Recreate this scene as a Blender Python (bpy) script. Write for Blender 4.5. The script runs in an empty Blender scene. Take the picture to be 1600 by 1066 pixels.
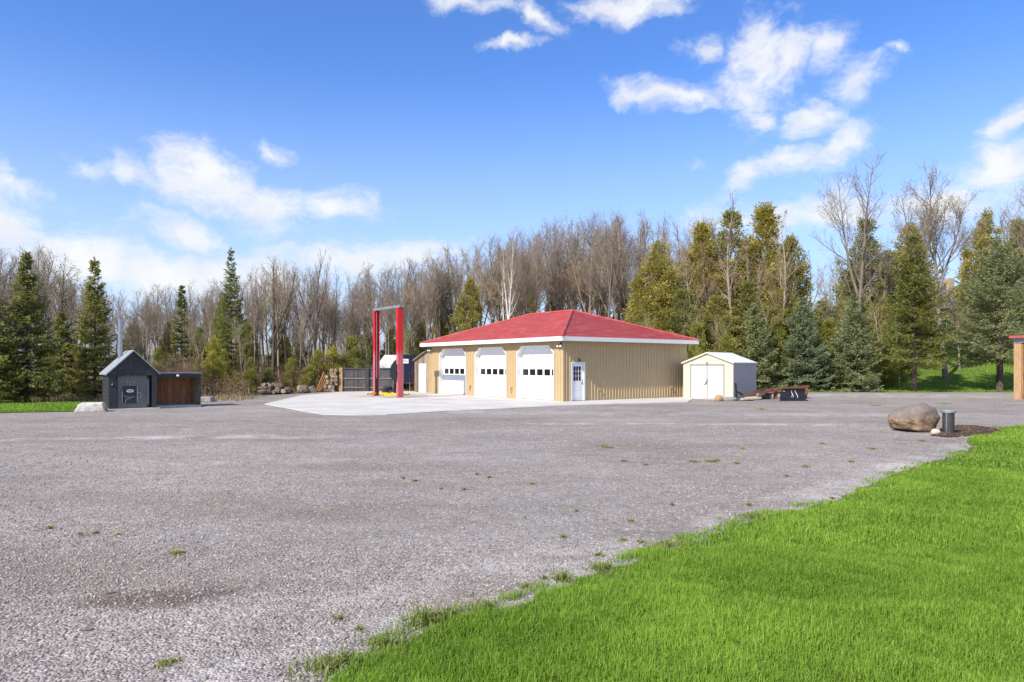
import bpy, bmesh, math, random
import numpy as np
from mathutils import Vector, Matrix

# ------------------------------------------------------------------ camera, sky, sun, exposure
SC = bpy.context.scene
COL = SC.collection
FPX, HZ, CH = 1107.0, 571.0, 1.97          # focal length and horizon in photo pixels, camera height in metres
cam_d = bpy.data.cameras.new('camera')
cam_d.sensor_width = 36.0
cam_d.lens = 36.0 * FPX / 1600.0
cam_d.shift_y = (HZ - 533.0) / 1600.0
cam_d.clip_end = 3000.0
cam = bpy.data.objects.new('camera', cam_d)
cam.location = (0, 0, CH)
cam.rotation_euler = (math.radians(90), 0, 0)
COL.objects.link(cam)
SC.camera = cam

SUN_EL = math.radians(40)
SUN_H = math.radians(225.8 + 1.6)             # heading towards the sun, measured from +X
TO_SUN = Vector((math.cos(SUN_H - math.pi / 90) * math.cos(SUN_EL), math.sin(SUN_H - math.pi / 90) * math.cos(SUN_EL), math.sin(SUN_EL)))
SUN_AZ = math.atan2(TO_SUN.x, TO_SUN.y)     # clockwise from +Y

SC.view_settings.view_transform = 'Standard'
SC.view_settings.look = 'None'
SC.view_settings.gamma = 1.0
SC.view_settings.exposure = 0.52
SC.render.engine = 'CYCLES'
SC.cycles.use_denoising = True
SC.cycles.max_bounces = 6
SC.cycles.diffuse_bounces = 3
SC.cycles.glossy_bounces = 2
SC.cycles.transmission_bounces = 4
SC.cycles.transparent_max_bounces = 6


class NT:
    """small helper for node trees"""
    def __init__(self, tree):
        self.t = tree
        self.n = tree.nodes
        self.l = tree.links

    def node(self, kind, **kw):
        nd = self.n.new(kind)
        for k, v in kw.items():
            setattr(nd, k, v)
        return nd

    def put(self, sock, v):
        if hasattr(v, 'is_output') or isinstance(v, bpy.types.NodeSocket):
            self.l.new(v, sock)
        elif v is not None:
            sock.default_value = v

    def math(self, op, a, b=None, c=None, clamp=False):
        nd = self.node('ShaderNodeMath', operation=op, use_clamp=clamp)
        self.put(nd.inputs[0], a)
        if b is not None:
            self.put(nd.inputs[1], b)
        if c is not None:
            self.put(nd.inputs[2], c)
        return nd.outputs[0]

    def vmath(self, op, a, b=None):
        nd = self.node('ShaderNodeVectorMath', operation=op)
        self.put(nd.inputs[0], a)
        if b is not None:
            self.put(nd.inputs[1], b)
        return nd.outputs[0]

    def rng(self, v, a, b, c=0.0, d=1.0, smooth=True):
        nd = self.node('ShaderNodeMapRange')
        nd.interpolation_type = 'SMOOTHSTEP' if smooth else 'LINEAR'
        self.put(nd.inputs['Value'], v)
        nd.inputs['From Min'].default_value = a
        nd.inputs['From Max'].default_value = b
        nd.inputs['To Min'].default_value = c
        nd.inputs['To Max'].default_value = d
        return nd.outputs['Result']

    def mix(self, f, a, b, blend='MIX'):
        nd = self.node('ShaderNodeMix', data_type='RGBA', blend_type=blend)
        self.put(nd.inputs['Factor'], f)
        for k, v in ((6, a), (7, b)):
            if isinstance(v, (tuple, list)) and len(v) == 3:
                v = (*v, 1.0)
            self.put(nd.inputs[k], v)
        return nd.outputs[2]

    def noise(self, vec, scale, detail=4.0, rough=0.55, out='Fac', lac=2.0, dist=0.0):
        nd = self.node('ShaderNodeTexNoise')
        self.put(nd.inputs['Vector'], vec)
        nd.inputs['Scale'].default_value = scale
        nd.inputs['Detail'].default_value = detail
        nd.inputs['Roughness'].default_value = rough
        nd.inputs['Lacunarity'].default_value = lac
        nd.inputs['Distortion'].default_value = dist
        return nd.outputs[out]

    def mapping(self, vec, loc=(0, 0, 0), rot=(0, 0, 0), scale=(1, 1, 1), kind='POINT'):
        nd = self.node('ShaderNodeMapping', vector_type=kind)
        self.put(nd.inputs['Vector'], vec)
        nd.inputs['Location'].default_value = loc
        nd.inputs['Rotation'].default_value = rot
        nd.inputs['Scale'].default_value = scale
        return nd.outputs[0]


def make_world():
    w = bpy.data.worlds.new('World')
    SC.world = w
    w.use_nodes = True
    w.node_tree.nodes.clear()
    k = NT(w.node_tree)
    sky = k.node('ShaderNodeTexSky', sky_type='NISHITA')
    sky.sun_disc = False
    sky.sun_elevation = SUN_EL
    sky.sun_rotation = SUN_AZ
    sky.altitude = 100
    sky.air_density = 1.0
    sky.dust_density = 0.25
    sky.ozone_density = 2.2
    d = k.node('ShaderNodeTexCoord').outputs['Generated']
    s = k.node('ShaderNodeSeparateXYZ')
    k.l.new(d, s.inputs[0])
    az = k.math('ARCTAN2', s.outputs[0], s.outputs[1])
    el = k.math('ARCSINE', s.outputs[2])
    c = k.node('ShaderNodeCombineXYZ')
    k.l.new(az, c.inputs[0])
    k.l.new(el, c.inputs[1])
    v0 = c.outputs[0]
    # billow the outlines of the clouds
    w1 = k.vmath('SUBTRACT', k.noise(v0, 9.0, 5.0, 0.6, 'Color'), (0.5, 0.5, 0.5))
    w1 = k.vmath('MULTIPLY', w1, (0.11, 0.06, 0.0))
    v = k.vmath('ADD', v0, w1)
    # cloud positions: photo pixel (x, y), half sizes in pixels, tilt in degrees, strength
    blobs = [(215, 262, 90, 34, -14, 1), (320, 282, 120, 62, -12, 1.1), (425, 322, 115, 52, -10, 1), (535, 322, 85, 36, -4, .9),
             (290, 372, 90, 42, -10, 1), (10, 350, 95, 55, 0, 1), (130, 408, 200, 62, -3, 1.1), (300, 430, 280, 52, 0, 1.1),
             (560, 412, 190, 40, 4, 1), (50, 292, 90, 32, -20, .75), (120, 252, 50, 18, -20, .6), (425, 236, 46, 17, -14, .85),
             (730, 6, 130, 20, -6, .9), (835, 30, 75, 22, -32, .9), (980, 4, 130, 38, 4, 1), (806, 75, 58, 13, 4, .85),
             (1035, 145, 110, 30, -10, .95), (1175, 95, 95, 85, 20, 1.05), (1235, 92, 85, 60, 20, .9), (1300, 80, 40, 55, 10, .85),
             (1185, 185, 50, 58, 0, .9), (1258, 188, 58, 46, 0, 1), (1342, 122, 60, 36, 20, .85), (1305, 222, 80, 30, 24, .85),
             (1090, 75, 45, 36, 20, .75), (1245, 250, 85, 32, 0, .75), (1170, 285, 70, 34, 20, .75), (1402, 72, 34, 20, -20, .6),
             (1565, 252, 120, 60, 18, 1.05), (1590, 182, 60, 34, 20, .95), (1300, 335, 190, 50, 0, .9), (1480, 315, 170, 55, 0, .9),
             (1160, 345, 120, 40, 0, .6), (1075, 264, 22, 14, 0, .6), (700, 395, 90, 26, 0, .6)]
    field = None
    for (bx, by, rx, ry, rot, st) in blobs:
        a = math.atan((bx - 800) / FPX)
        hyp = math.hypot(FPX, bx - 800)
        e = math.atan((HZ - by) / hyp)
        sc = 1.0 / hyp
        m = k.mapping(v, (a, e, 0), (0, 0, math.radians(rot)), (rx * sc * (1.12 if bx > 700 else 1.22), ry * sc * (1.12 if bx > 700 else 1.22), 1), 'TEXTURE')
        g = k.node('ShaderNodeTexGradient', gradient_type='QUADRATIC_SPHERE')
        g.gradient_type = 'SPHERICAL'
        k.l.new(m, g.inputs[0])
        f = k.math('MULTIPLY', g.outputs['Fac'], st)
        field = f if field is None else k.math('MAXIMUM', field, f)
    # broken fair-weather cloud carries on out of view, thickened for a whiter fill light
    outside = k.math('MAXIMUM', k.rng(k.math('ABSOLUTE', az), 0.66, 0.85), k.rng(el, 0.50, 0.62))
    gen = k.rng(k.noise(v0, 2.4, 3.0, 0.5), 0.44, 0.66, 0.0, 0.9)
    field = k.math('MAXIMUM', field, k.math('MULTIPLY', gen, outside))
    fb = k.noise(k.mapping(v, scale=(1, 1.7, 1)), 13.0, 9.0, 0.62)
    fine = k.math('MULTIPLY', k.math('SUBTRACT', fb, 0.5), 1.85)
    dens = k.math('ADD', field, fine)
    dens = k.math('MULTIPLY', k.rng(dens, 0.16, 0.92), k.rng(field, 0.0, 0.16))
    # thin milky haze low over the wood
    low = k.rng(el, 0.0, 0.42, 0.78, 0.0)
    skyc = k.mix(1.0, sky.outputs[0], SKY_TINT, 'MULTIPLY')
    skyc = k.mix(low, skyc, (4.9, 5.9, 7.4))
    lit = k.mix(k.rng(k.noise(v, 16.0, 5.0), .3, .7), CLOUD_A, CLOUD_B)
    colr = k.mix(k.math('MULTIPLY', dens, 0.94), skyc, lit)
    bg = k.node('ShaderNodeBackground')
    bg.inputs['Strength'].default_value = SKY_STRENGTH
    k.l.new(colr, bg.inputs['Color'])
    out = k.node('ShaderNodeOutputWorld')
    k.l.new(bg.outputs[0], out.inputs['Surface'])
    w.cycles.sampling_method = 'MANUAL'
    w.cycles.sample_map_resolution = 512


SKY_STRENGTH = 0.10
SKY_TINT = (0.70, 1.05, 1.62)
CLOUD_A, CLOUD_B = (6.0, 6.2, 6.6), (7.0, 7.05, 7.1)
make_world()

sun_d = bpy.data.lights.new('sun', 'SUN')
sun_d.energy = 4.4
sun_d.angle = math.radians(0.53)
sun_d.color = (1.0, 0.925, 0.795)
sun = bpy.data.objects.new('sun', sun_d)
sun.rotation_euler = (-TO_SUN).to_track_quat('-Z', 'Y').to_euler()
sun.location = (-20, -20, 40)
COL.objects.link(sun)

# ------------------------------------------------------------------ helpers
RND = random.Random(7)


def G(px, py, z=0.0):
    """photo pixel of a point on the ground -> world x, y"""
    y = FPX * (CH - z) / (py - HZ)
    return ((px - 800) / FPX * y, y)


def X_at(px, y):
    return (px - 800) / FPX * y


def Z_at(py, y):
    return CH + (HZ - py) / FPX * y


def smooth01(t):
    t = np.clip(t, 0, 1)
    return t * t * (3 - 2 * t)


def hill(x, y):
    """height of the terrain: flat yard, a bank rising behind the spruces on the right"""
    x = np.asarray(x, float)
    y = np.asarray(y, float)
    r = np.clip(y - 52.5, 0, None)
    r = np.where(r < 6, r * r / 12.0, r - 3.0)
    bank_ = np.clip(0.19 * r, 0, 6.2) * smooth01((x - 9 - (y - 52) * .25) / 10.0)
    return np.maximum(bank_, np.clip((y - 88) * .075, 0, 5.0) * smooth01((y - 86) / 12))


def tag(o, label=None, cat=None, group=None, kind=None):
    if label:
        o['label'] = label
    if cat:
        o['category'] = cat
    if group:
        o['group'] = group
    if kind:
        o['kind'] = kind
    return o


def empty(name, loc, rz=0.0, label=None, cat=None, group=None):
    o = bpy.data.objects.new(name, None)
    o.empty_display_size = 0.2
    o.location = loc
    o.rotation_euler = (0, 0, rz)
    COL.objects.link(o)
    return tag(o, label, cat, group)


def link(name, me, parent=None):
    o = bpy.data.objects.new(name, me)
    COL.objects.link(o)
    if parent is not None:
        o.parent = parent
    return o


def copy_tree(o, parent=None):
    c = o.copy()
    COL.objects.link(c)
    if parent is not None:
        c.parent = parent
    for ch in [q for q in bpy.data.objects if q.parent == o]:
        copy_tree(ch, c)
    return c


def np_mesh(name, V, F, mats, tint=None, smooth=False, midx=None):
    """mesh from arrays; F is (n,3) or (n,4)"""
    V = np.asarray(V, np.float32)
    F = np.asarray(F, np.int32)
    me = bpy.data.meshes.new(name)
    n, w = F.shape
    me.vertices.add(len(V))
    me.vertices.foreach_set('co', V.ravel())
    me.loops.add(n * w)
    me.loops.foreach_set('vertex_index', F.ravel())
    me.polygons.add(n)
    me.polygons.foreach_set('loop_start', np.arange(0, n * w, w, dtype=np.int32))
    me.polygons.foreach_set('loop_total', np.full(n, w, np.int32))
    if midx is not None:
        me.polygons.foreach_set('material_index', np.asarray(midx, np.int32))
    me.polygons.foreach_set('use_smooth', np.full(n, smooth, bool))
    me.update(calc_edges=True)
    if tint is not None:
        a = me.attributes.new('tint', 'FLOAT', 'POINT')
        a.data.foreach_set('value', np.asarray(tint, np.float32))
    for m in (mats if isinstance(mats, (list, tuple)) else [mats]):
        me.materials.append(m)
    return me


class MB:
    """collects faces for ONE mesh"""
    def __init__(self):
        self.v = []
        self.f = []
        self.m = []

    def add(self, vs, fs, mi=0):
        o = len(self.v)
        self.v += [tuple(p) for p in vs]
        self.f += [tuple(i + o for i in q) for q in fs]
        self.m += [mi] * len(fs)
        return self

    def box(self, a, b, mi=0, mat=None):
        x0, y0, z0 = a
        x1, y1, z1 = b
        vs = [(x0, y0, z0), (x1, y0, z0), (x1, y1, z0), (x0, y1, z0), (x0, y0, z1), (x1, y0, z1), (x1, y1, z1), (x0, y1, z1)]
        if mat is not None:
            vs = [tuple(mat @ Vector(p)) for p in vs]
        return self.add(vs, [(3, 2, 1, 0), (4, 5, 6, 7), (0, 1, 5, 4), (1, 2, 6, 5), (2, 3, 7, 6), (3, 0, 4, 7)], mi)

    def beam(self, p, q, w, h, mi=0, up=(0, 0, 1)):
        p, q = Vector(p), Vector(q)
        d = (q - p).normalized()
        s = d.cross(Vector(up))
        s = s.normalized() if s.length > 1e-5 else Vector((1, 0, 0))
        u = s.cross(d)
        vs = []
        for c in (p, q):
            for i, j in ((-1, -1), (1, -1), (1, 1), (-1, 1)):
                vs.append(c + s * (w / 2 * i) + u * (h / 2 * j))
        return self.add(vs, [(3, 2, 1, 0), (4, 5, 6, 7), (0, 1, 5, 4), (1, 2, 6, 5), (2, 3, 7, 6), (3, 0, 4, 7)], mi)

    def tube(self, pts, rad, n=8, mi=0, cap=True):
        pts = [Vector(p) for p in pts]
        rs = rad if isinstance(rad, (list, tuple)) else [rad] * len(pts)
        vs, fs = [], []
        a = None
        for i, p in enumerate(pts):
            d = (pts[min(i + 1, len(pts) - 1)] - pts[max(i - 1, 0)]).normalized()
            if a is None:
                a = d.orthogonal().normalized()
            a = (a - d * a.dot(d))
            a = a.normalized() if a.length > 1e-6 else d.orthogonal().normalized()
            b = d.cross(a)
            for k in range(n):
                t = 2 * math.pi * k / n
                vs.append(p + (a * math.cos(t) + b * math.sin(t)) * rs[i])
        for i in range(len(pts) - 1):
            for k in range(n):
                k2 = (k + 1) % n
                fs.append((i * n + k, i * n + k2, (i + 1) * n + k2, (i + 1) * n + k))
        if cap:
            fs.append(tuple(range(n - 1, -1, -1)))
            fs.append(tuple(range((len(pts) - 1) * n, len(pts) * n)))
        return self.add(vs, fs, mi)

    def lathe(self, prof, n=20, c=(0, 0, 0), mi=0):
        vs, fs = [], []
        for r, z in prof:
            for k in range(n):
                t = 2 * math.pi * k / n
                vs.append((c[0] + r * math.cos(t), c[1] + r * math.sin(t), c[2] + z))
        for i in range(len(prof) - 1):
            for k in range(n):
                k2 = (k + 1) % n
                fs.append((i * n + k, i * n + k2, (i + 1) * n + k2, (i + 1) * n + k))
        fs.append(tuple(range(n - 1, -1, -1)))
        fs.append(tuple(range((len(prof) - 1) * n, len(prof) * n)))
        return self.add(vs, fs, mi)

    def prism(self, poly, axis, a, b, mi=0):
        """poly = 2-D outline extruded from a to b along axis 'x', 'y' or 'z'"""
        n = len(poly)

        def P(p, t):
            return {'x': (t, p[0], p[1]), 'y': (p[0], t, p[1]), 'z': (p[0], p[1], t)}[axis]
        vs = [P(p, a) for p in poly] + [P(p, b) for p in poly]
        fs = [tuple(range(n - 1, -1, -1)), tuple(range(n, 2 * n))]
        fs += [(i, (i + 1) % n, n + (i + 1) % n, n + i) for i in range(n)]
        return self.add(vs, fs, mi)

    def build(self, name, mats, parent=None, smooth=False, bevel=0.0):
        me = bpy.data.meshes.new(name)
        me.from_pydata(self.v, [], self.f)
        for m in (mats if isinstance(mats, (list, tuple)) else [mats]):
            me.materials.append(m)
        me.polygons.foreach_set('material_index', self.m)
        bm = bmesh.new()
        bm.from_mesh(me)
        bmesh.ops.recalc_face_normals(bm, faces=bm.faces)
        if bevel:
            bmesh.ops.bevel(bm, geom=bm.edges[:], offset=bevel, segments=1, affect='EDGES', clamp_overlap=True)
        bm.to_mesh(me)
        bm.free()
        if smooth:
            me.polygons.foreach_set('use_smooth', [True] * len(me.polygons))
        me.update()
        return link(name, me, parent)


# ------------------------------------------------------------------ materials
M = {}


def mat(name, col, rough=0.7, var=0.15, scale=3.0, bump=0.0, bscale=60.0, metal=0.0, dirt=None, dirt_amt=0.0, spec=0.5,
        stretch=(1, 1, 1), coords='Object', streak=0.0, ov=0.0):
    """painted / weathered surface: colour noise, worn patches, streaks and fine relief"""
    m = bpy.data.materials.new(name)
    m.use_nodes = True
    k = NT(m.node_tree)
    b = k.n['Principled BSDF']
    tc = k.node('ShaderNodeTexCoord').outputs[coords]
    v = k.mapping(tc, scale=stretch)
    n1 = k.noise(v, scale, 5.0, 0.6)
    f = k.rng(n1, 0.25, 0.75, 1 - var, 1 + var, False)
    cc = k.node('ShaderNodeCombineXYZ')
    for i in range(3):
        k.l.new(f, cc.inputs[i])
    c = k.mix(1.0, (*col, 1.0), cc.outputs[0], 'MULTIPLY')
    if dirt is not None:
        dm = k.rng(k.noise(v, scale * 2.3, 6.0, 0.65), 0.62 - dirt_amt * .5, 0.80 - dirt_amt * .35)
        c = k.mix(dm, c, (*dirt, 1.0))
    if streak:
        sm = k.noise(k.mapping(tc, scale=(14, 14, .7)), 1.0, 4.0, .6)
        sf = k.rng(sm, .45, .75, 0, streak)
        c = k.mix(sf, c, (col[0] * .4, col[1] * .4, col[2] * .4, 1.0))
    if ov:
        oi = k.node('ShaderNodeObjectInfo').outputs['Random']
        c = k.mix(1.0, c, k.rng(oi, 0, 1, 1 - ov, 1 + ov, False), 'MULTIPLY')
    k.l.new(c, b.inputs['Base Color'])
    b.inputs['Roughness'].default_value = rough
    b.inputs['Metallic'].default_value = metal
    b.inputs['Specular IOR Level'].default_value = spec
    if bump:
        bn = k.node('ShaderNodeBump')
        bn.inputs['Strength'].default_value = bump
        bn.inputs['Distance'].default_value = 0.02
        k.l.new(k.noise(v, bscale, 4.0, 0.6), bn.inputs['Height'])
        k.l.new(bn.outputs[0], b.inputs['Normal'])
    M[name] = m
    return m


def leaf_mat(name, dark, light, trans=0.25, rough=0.6, objvar=0.25):
    """foliage: colour from the per-leaf tint, some light through the leaf, variation from plant to plant"""
    m = bpy.data.materials.new(name)
    m.use_nodes = True
    k = NT(m.node_tree)
    b = k.n['Principled BSDF']
    at = k.node('ShaderNodeAttribute', attribute_name='tint')
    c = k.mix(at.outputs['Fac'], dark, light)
    oi = k.node('ShaderNodeObjectInfo').outputs['Random']
    f = k.rng(oi, 0, 1, 1 - objvar, 1 + objvar, False)
    cc = k.node('ShaderNodeCombineXYZ')
    k.l.new(f, cc.inputs[0])
    k.l.new(k.rng(oi, 0, 1, 1 - objvar * .6, 1 + objvar * .6, False), cc.inputs[1])
    k.l.new(k.rng(oi, 0, 1, 1 + objvar * .3, 1 - objvar * .3, False), cc.inputs[2])
    c = k.mix(1.0, c, cc.outputs[0], 'MULTIPLY')
    k.l.new(c, b.inputs['Base Color'])
    b.inputs['Roughness'].default_value = rough
    b.inputs['Specular IOR Level'].default_value = 0.25
    t = k.node('ShaderNodeBsdfTranslucent')
    k.l.new(c, t.inputs['Color'])
    mx = k.node('ShaderNodeMixShader')
    mx.inputs[0].default_value = trans
    k.l.new(b.outputs[0], mx.inputs[1])
    k.l.new(t.outputs[0], mx.inputs[2])
    k.l.new(mx.outputs[0], k.n['Material Output'].inputs['Surface'])
    M[name] = m
    return m


def gravel_mat():
    m = bpy.data.materials.new('gravel')
    m.use_nodes = True
    k = NT(m.node_tree)
    b = k.n['Principled BSDF']
    p = k.node('ShaderNodeTexCoord').outputs['Object']
    s = k.node('ShaderNodeSeparateXYZ')
    k.l.new(p, s.inputs[0])
    X, Y = s.outputs[0], s.outputs[1]
    vo = k.node('ShaderNodeTexVoronoi', feature='F1')
    k.put(vo.inputs['Vector'], p)
    vo.inputs['Scale'].default_value = 46.0
    vs = k.node('ShaderNodeSeparateColor')
    k.l.new(vo.outputs['Color'], vs.inputs[0])
    stone = k.mix(k.rng(vs.outputs[0], 0, 1, 0, 1, False), (0.190, 0.158, 0.136), (0.495, 0.438, 0.392))
    vb = k.node('ShaderNodeTexVoronoi', feature='F1')
    k.put(vb.inputs['Vector'], p)
    vb.inputs['Scale'].default_value = 9.0
    vbs = k.node('ShaderNodeSeparateColor')
    k.l.new(vb.outputs['Color'], vbs.inputs[0])
    stone = k.mix(k.rng(vbs.outputs[1], .45, 1.0, 0, .32), stone, (0.16, 0.145, 0.14))
    warp = k.vmath('ADD', p, k.vmath('MULTIPLY', k.vmath('SUBTRACT', k.noise(p, .5, 4.0, .6, 'Color'), (.5, .5, .5)), (1.6, 1.6, 0)))
    # bluish loose stone, brown packed fines, pale dust in swathes that follow the traffic
    sw = k.mapping(warp, rot=(0, 0, math.radians(-22)), scale=(.10, .42, 1))
    swn = k.noise(sw, 1.0, 5.0, .6)
    c = k.mix(k.rng(swn, .46, .62, 0, .6), stone, (0.292, 0.276, 0.262))
    brn = k.rng(k.noise(k.mapping(warp, loc=(5, 9, 0), rot=(0, 0, math.radians(-14)), scale=(.14, .5, 1)), 1.0, 5.0, .6), .46, .64, 0, .62)
    c = k.mix(brn, c, (0.255, 0.208, 0.172))
    ws = k.node('ShaderNodeSeparateXYZ')
    k.l.new(warp, ws.inputs[0])
    WX, WY = ws.outputs[0], ws.outputs[1]

    def band(a, bb, width, x0, x1, amt):
        d = k.math('ABSOLUTE', k.math('SUBTRACT', WY, k.math('MULTIPLY_ADD', WX, bb, a)))
        mm = k.math('MULTIPLY', k.rng(d, width * .25, width, 1, 0), k.rng(WX, x0 - 2, x0 + 2))
        mm = k.math('MULTIPLY', mm, k.rng(WX, x1 - 2, x1 + 2, 1, 0))
        return k.math('MULTIPLY', k.math('MULTIPLY', mm, amt), k.rng(k.noise(p, .9, 6.0, .7), .38, .62, .0, 1))
    pale = band(20.3, .10, .8, -26, -5.5, .9)
    for args in ((24.0, -.05, .55, 1.0, 11, 1.0), (29.5, -.10, 1.7, -12, 40, .4), (34.0, .02, 1.4, -12, 9, .25), (7.0, .55, .42, -2.2, .8, .95), (5.9, .3, .5, -7, -1.5, .45), (15.2, .22, .8, -9, 4, .22), (46.5, 0, 5.0, 13, 70, .7), (6.25, 1.0, .75, -3.5, 12, .75)):
        pale = k.math('MAXIMUM', pale, band(*args))
    c = k.mix(pale, c, (0.50, 0.465, 0.435))

    def spot(x, y, rx, ry, amt):
        dx = k.math('DIVIDE', k.math('SUBTRACT', WX, x), rx)
        dy = k.math('DIVIDE', k.math('SUBTRACT', WY, y), ry)
        return k.rng(k.math('ADD', k.math('MULTIPLY', dx, dx), k.math('MULTIPLY', dy, dy)), .1, 1.0, amt, 0)
    dk = spot(-3.0, 6.15, .9, .36, .8)
    for args in ((-3.9, 4.6, .8, .25, .4), (.4, 7.1, .6, .25, .35), (1.6, 8.3, .7, .3, .3), (4.2, 10.2, 1.2, .35, .35)):
        dk = k.math('MAXIMUM', dk, spot(*args))
    c = k.mix(dk, c, (0.135, 0.100, 0.078))
    grit = k.noise(p, 120.0, 2.0, .5)
    c = k.mix(1.0, c, k.rng(grit, .3, .7, .82, 1.18, False), 'MULTIPLY')
    for sc_, det, lo_, hi_ in ((.22, 4.0, .80, 1.14), (2.6, 5.0, .84, 1.14), (13.0, 4.0, .76, 1.24)):
        c = k.mix(1.0, c, k.rng(k.noise(p, sc_, det, .65), .3, .7, lo_, hi_, False), 'MULTIPLY')
    speck = k.node('ShaderNodeTexVoronoi', feature='F1')
    k.put(speck.inputs['Vector'], p)
    speck.inputs['Scale'].default_value = 11.0
    sps = k.node('ShaderNodeSeparateColor')
    k.l.new(speck.outputs['Color'], sps.inputs[0])
    sp_m = k.math('MULTIPLY', k.rng(speck.outputs['Distance'], .16, .30, 1, 0), k.rng(sps.outputs[0], .62, .7, 0, .75))
    c = k.mix(sp_m, c, (0.55, 0.52, 0.50))
    k.l.new(c, b.inputs['Base Color'])
    b.inputs['Roughness'].default_value = 0.95
    b.inputs['Specular IOR Level'].default_value = 0.2
    h = k.math('ADD', k.math('MULTIPLY', vo.outputs['Distance'], -1.0), k.math('MULTIPLY', vb.outputs['Distance'], -.8))
    h = k.math('ADD', h, k.math('MULTIPLY', k.noise(p, 3.0, 4.0), .9))
    bn = k.node('ShaderNodeBump')
    bn.inputs['Strength'].default_value = .75
    bn.inputs['Distance'].default_value = .022
    k.l.new(h, bn.inputs['Height'])
    k.l.new(bn.outputs[0], b.inputs['Normal'])
    M['gravel'] = m


def ground_mat(name, c1, c2, c3, scale=1.0, bump=.6):
    """three-tone ground: leaf litter, turf or mulch"""
    m = bpy.data.materials.new(name)
    m.use_nodes = True
    k = NT(m.node_tree)
    b = k.n['Principled BSDF']
    p = k.node('ShaderNodeTexCoord').outputs['Object']
    c = k.mix(k.rng(k.noise(p, 9 * scale, 6.0, .7), .35, .65), c1, c2)
    c = k.mix(k.rng(k.noise(p, .45 * scale, 5.0, .65), .45, .68), c, c3)
    k.l.new(c, b.inputs['Base Color'])
    b.inputs['Roughness'].default_value = .95
    b.inputs['Specular IOR Level'].default_value = .15
    bn = k.node('ShaderNodeBump')
    bn.inputs['Strength'].default_value = bump
    bn.inputs['Distance'].default_value = .05
    k.l.new(k.noise(p, 22 * scale, 5.0, .7), bn.inputs['Height'])
    k.l.new(bn.outputs[0], b.inputs['Normal'])
    M[name] = m


def concrete_mat():
    m = bpy.data.materials.new('concrete')
    m.use_nodes = True
    k = NT(m.node_tree)
    b = k.n['Principled BSDF']
    p = k.node('ShaderNodeTexCoord').outputs['Object']
    c = k.mix(k.rng(k.noise(p, .5, 6.0, .65), .35, .65), (0.50, 0.475, 0.435), (0.60, 0.572, 0.525))
    c = k.mix(k.rng(k.noise(k.mapping(p, rot=(0, 0, .62), scale=(.25, 1.2, 1)), 1.0, 6.0, .65), .52, .70, 0, .5), c, (0.42, 0.385, 0.345))
    s = k.node('ShaderNodeSeparateXYZ')
    k.l.new(p, s.inputs[0])
    # oil and rust stain under the lift
    dx = k.math('DIVIDE', k.math('ADD', s.outputs[0], 7.2), 3.8)
    dy = k.math('DIVIDE', k.math('SUBTRACT', s.outputs[1], 45.0), 3.2)
    r = k.math('ADD', k.math('MULTIPLY', dx, dx), k.math('MULTIPLY', dy, dy))
    r = k.math('ADD', r, k.math('MULTIPLY', k.math('SUBTRACT', k.noise(p, .9, 5.0), .5), 2.4))
    c = k.mix(k.rng(r, .1, 1.0, .6, 0), c, (0.34, 0.27, 0.22))
    k.l.new(k.mix(1.0, c, k.rng(k.noise(p, 40, 3.0), .3, .7, .93, 1.06, False), 'MULTIPLY'), b.inputs['Base Color'])
    b.inputs['Roughness'].default_value = .85
    bn = k.node('ShaderNodeBump')
    bn.inputs['Strength'].default_value = .25
    bn.inputs['Distance'].default_value = .01
    k.l.new(k.noise(p, 30, 5.0), bn.inputs['Height'])
    k.l.new(bn.outputs[0], b.inputs['Normal'])
    M['concrete'] = m


def lift_red():
    """red paint, bleached pink on the lower half where the posts have weathered"""
    m = bpy.data.materials.new('lift_red')
    m.use_nodes = True
    k = NT(m.node_tree)
    b = k.n['Principled BSDF']
    p = k.node('ShaderNodeTexCoord').outputs['Object']
    s = k.node('ShaderNodeSeparateXYZ')
    k.l.new(p, s.inputs[0])
    n = k.noise(k.mapping(p, scale=(9, 9, 1.3)), 1.0, 5.0, .65)
    z = k.math('ADD', s.outputs[2], k.math('MULTIPLY', k.math('SUBTRACT', n, .5), .9))
    c = k.mix(k.rng(z, 2.35, 3.0), (0.52, 0.115, 0.135), (0.60, 0.010, 0.014))
    c = k.mix(k.rng(n, .56, .72, 0, .55), c, (0.40, 0.05, 0.06))
    c = k.mix(k.rng(k.noise(p, 18, 5.0, .7), .66, .74, 0, .6), c, (0.22, 0.11, 0.08))
    k.l.new(c, b.inputs['Base Color'])
    k.l.new(k.rng(z, 2.2, 3.2, .7, .38), b.inputs['Roughness'])
    M['lift_red'] = m


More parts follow.
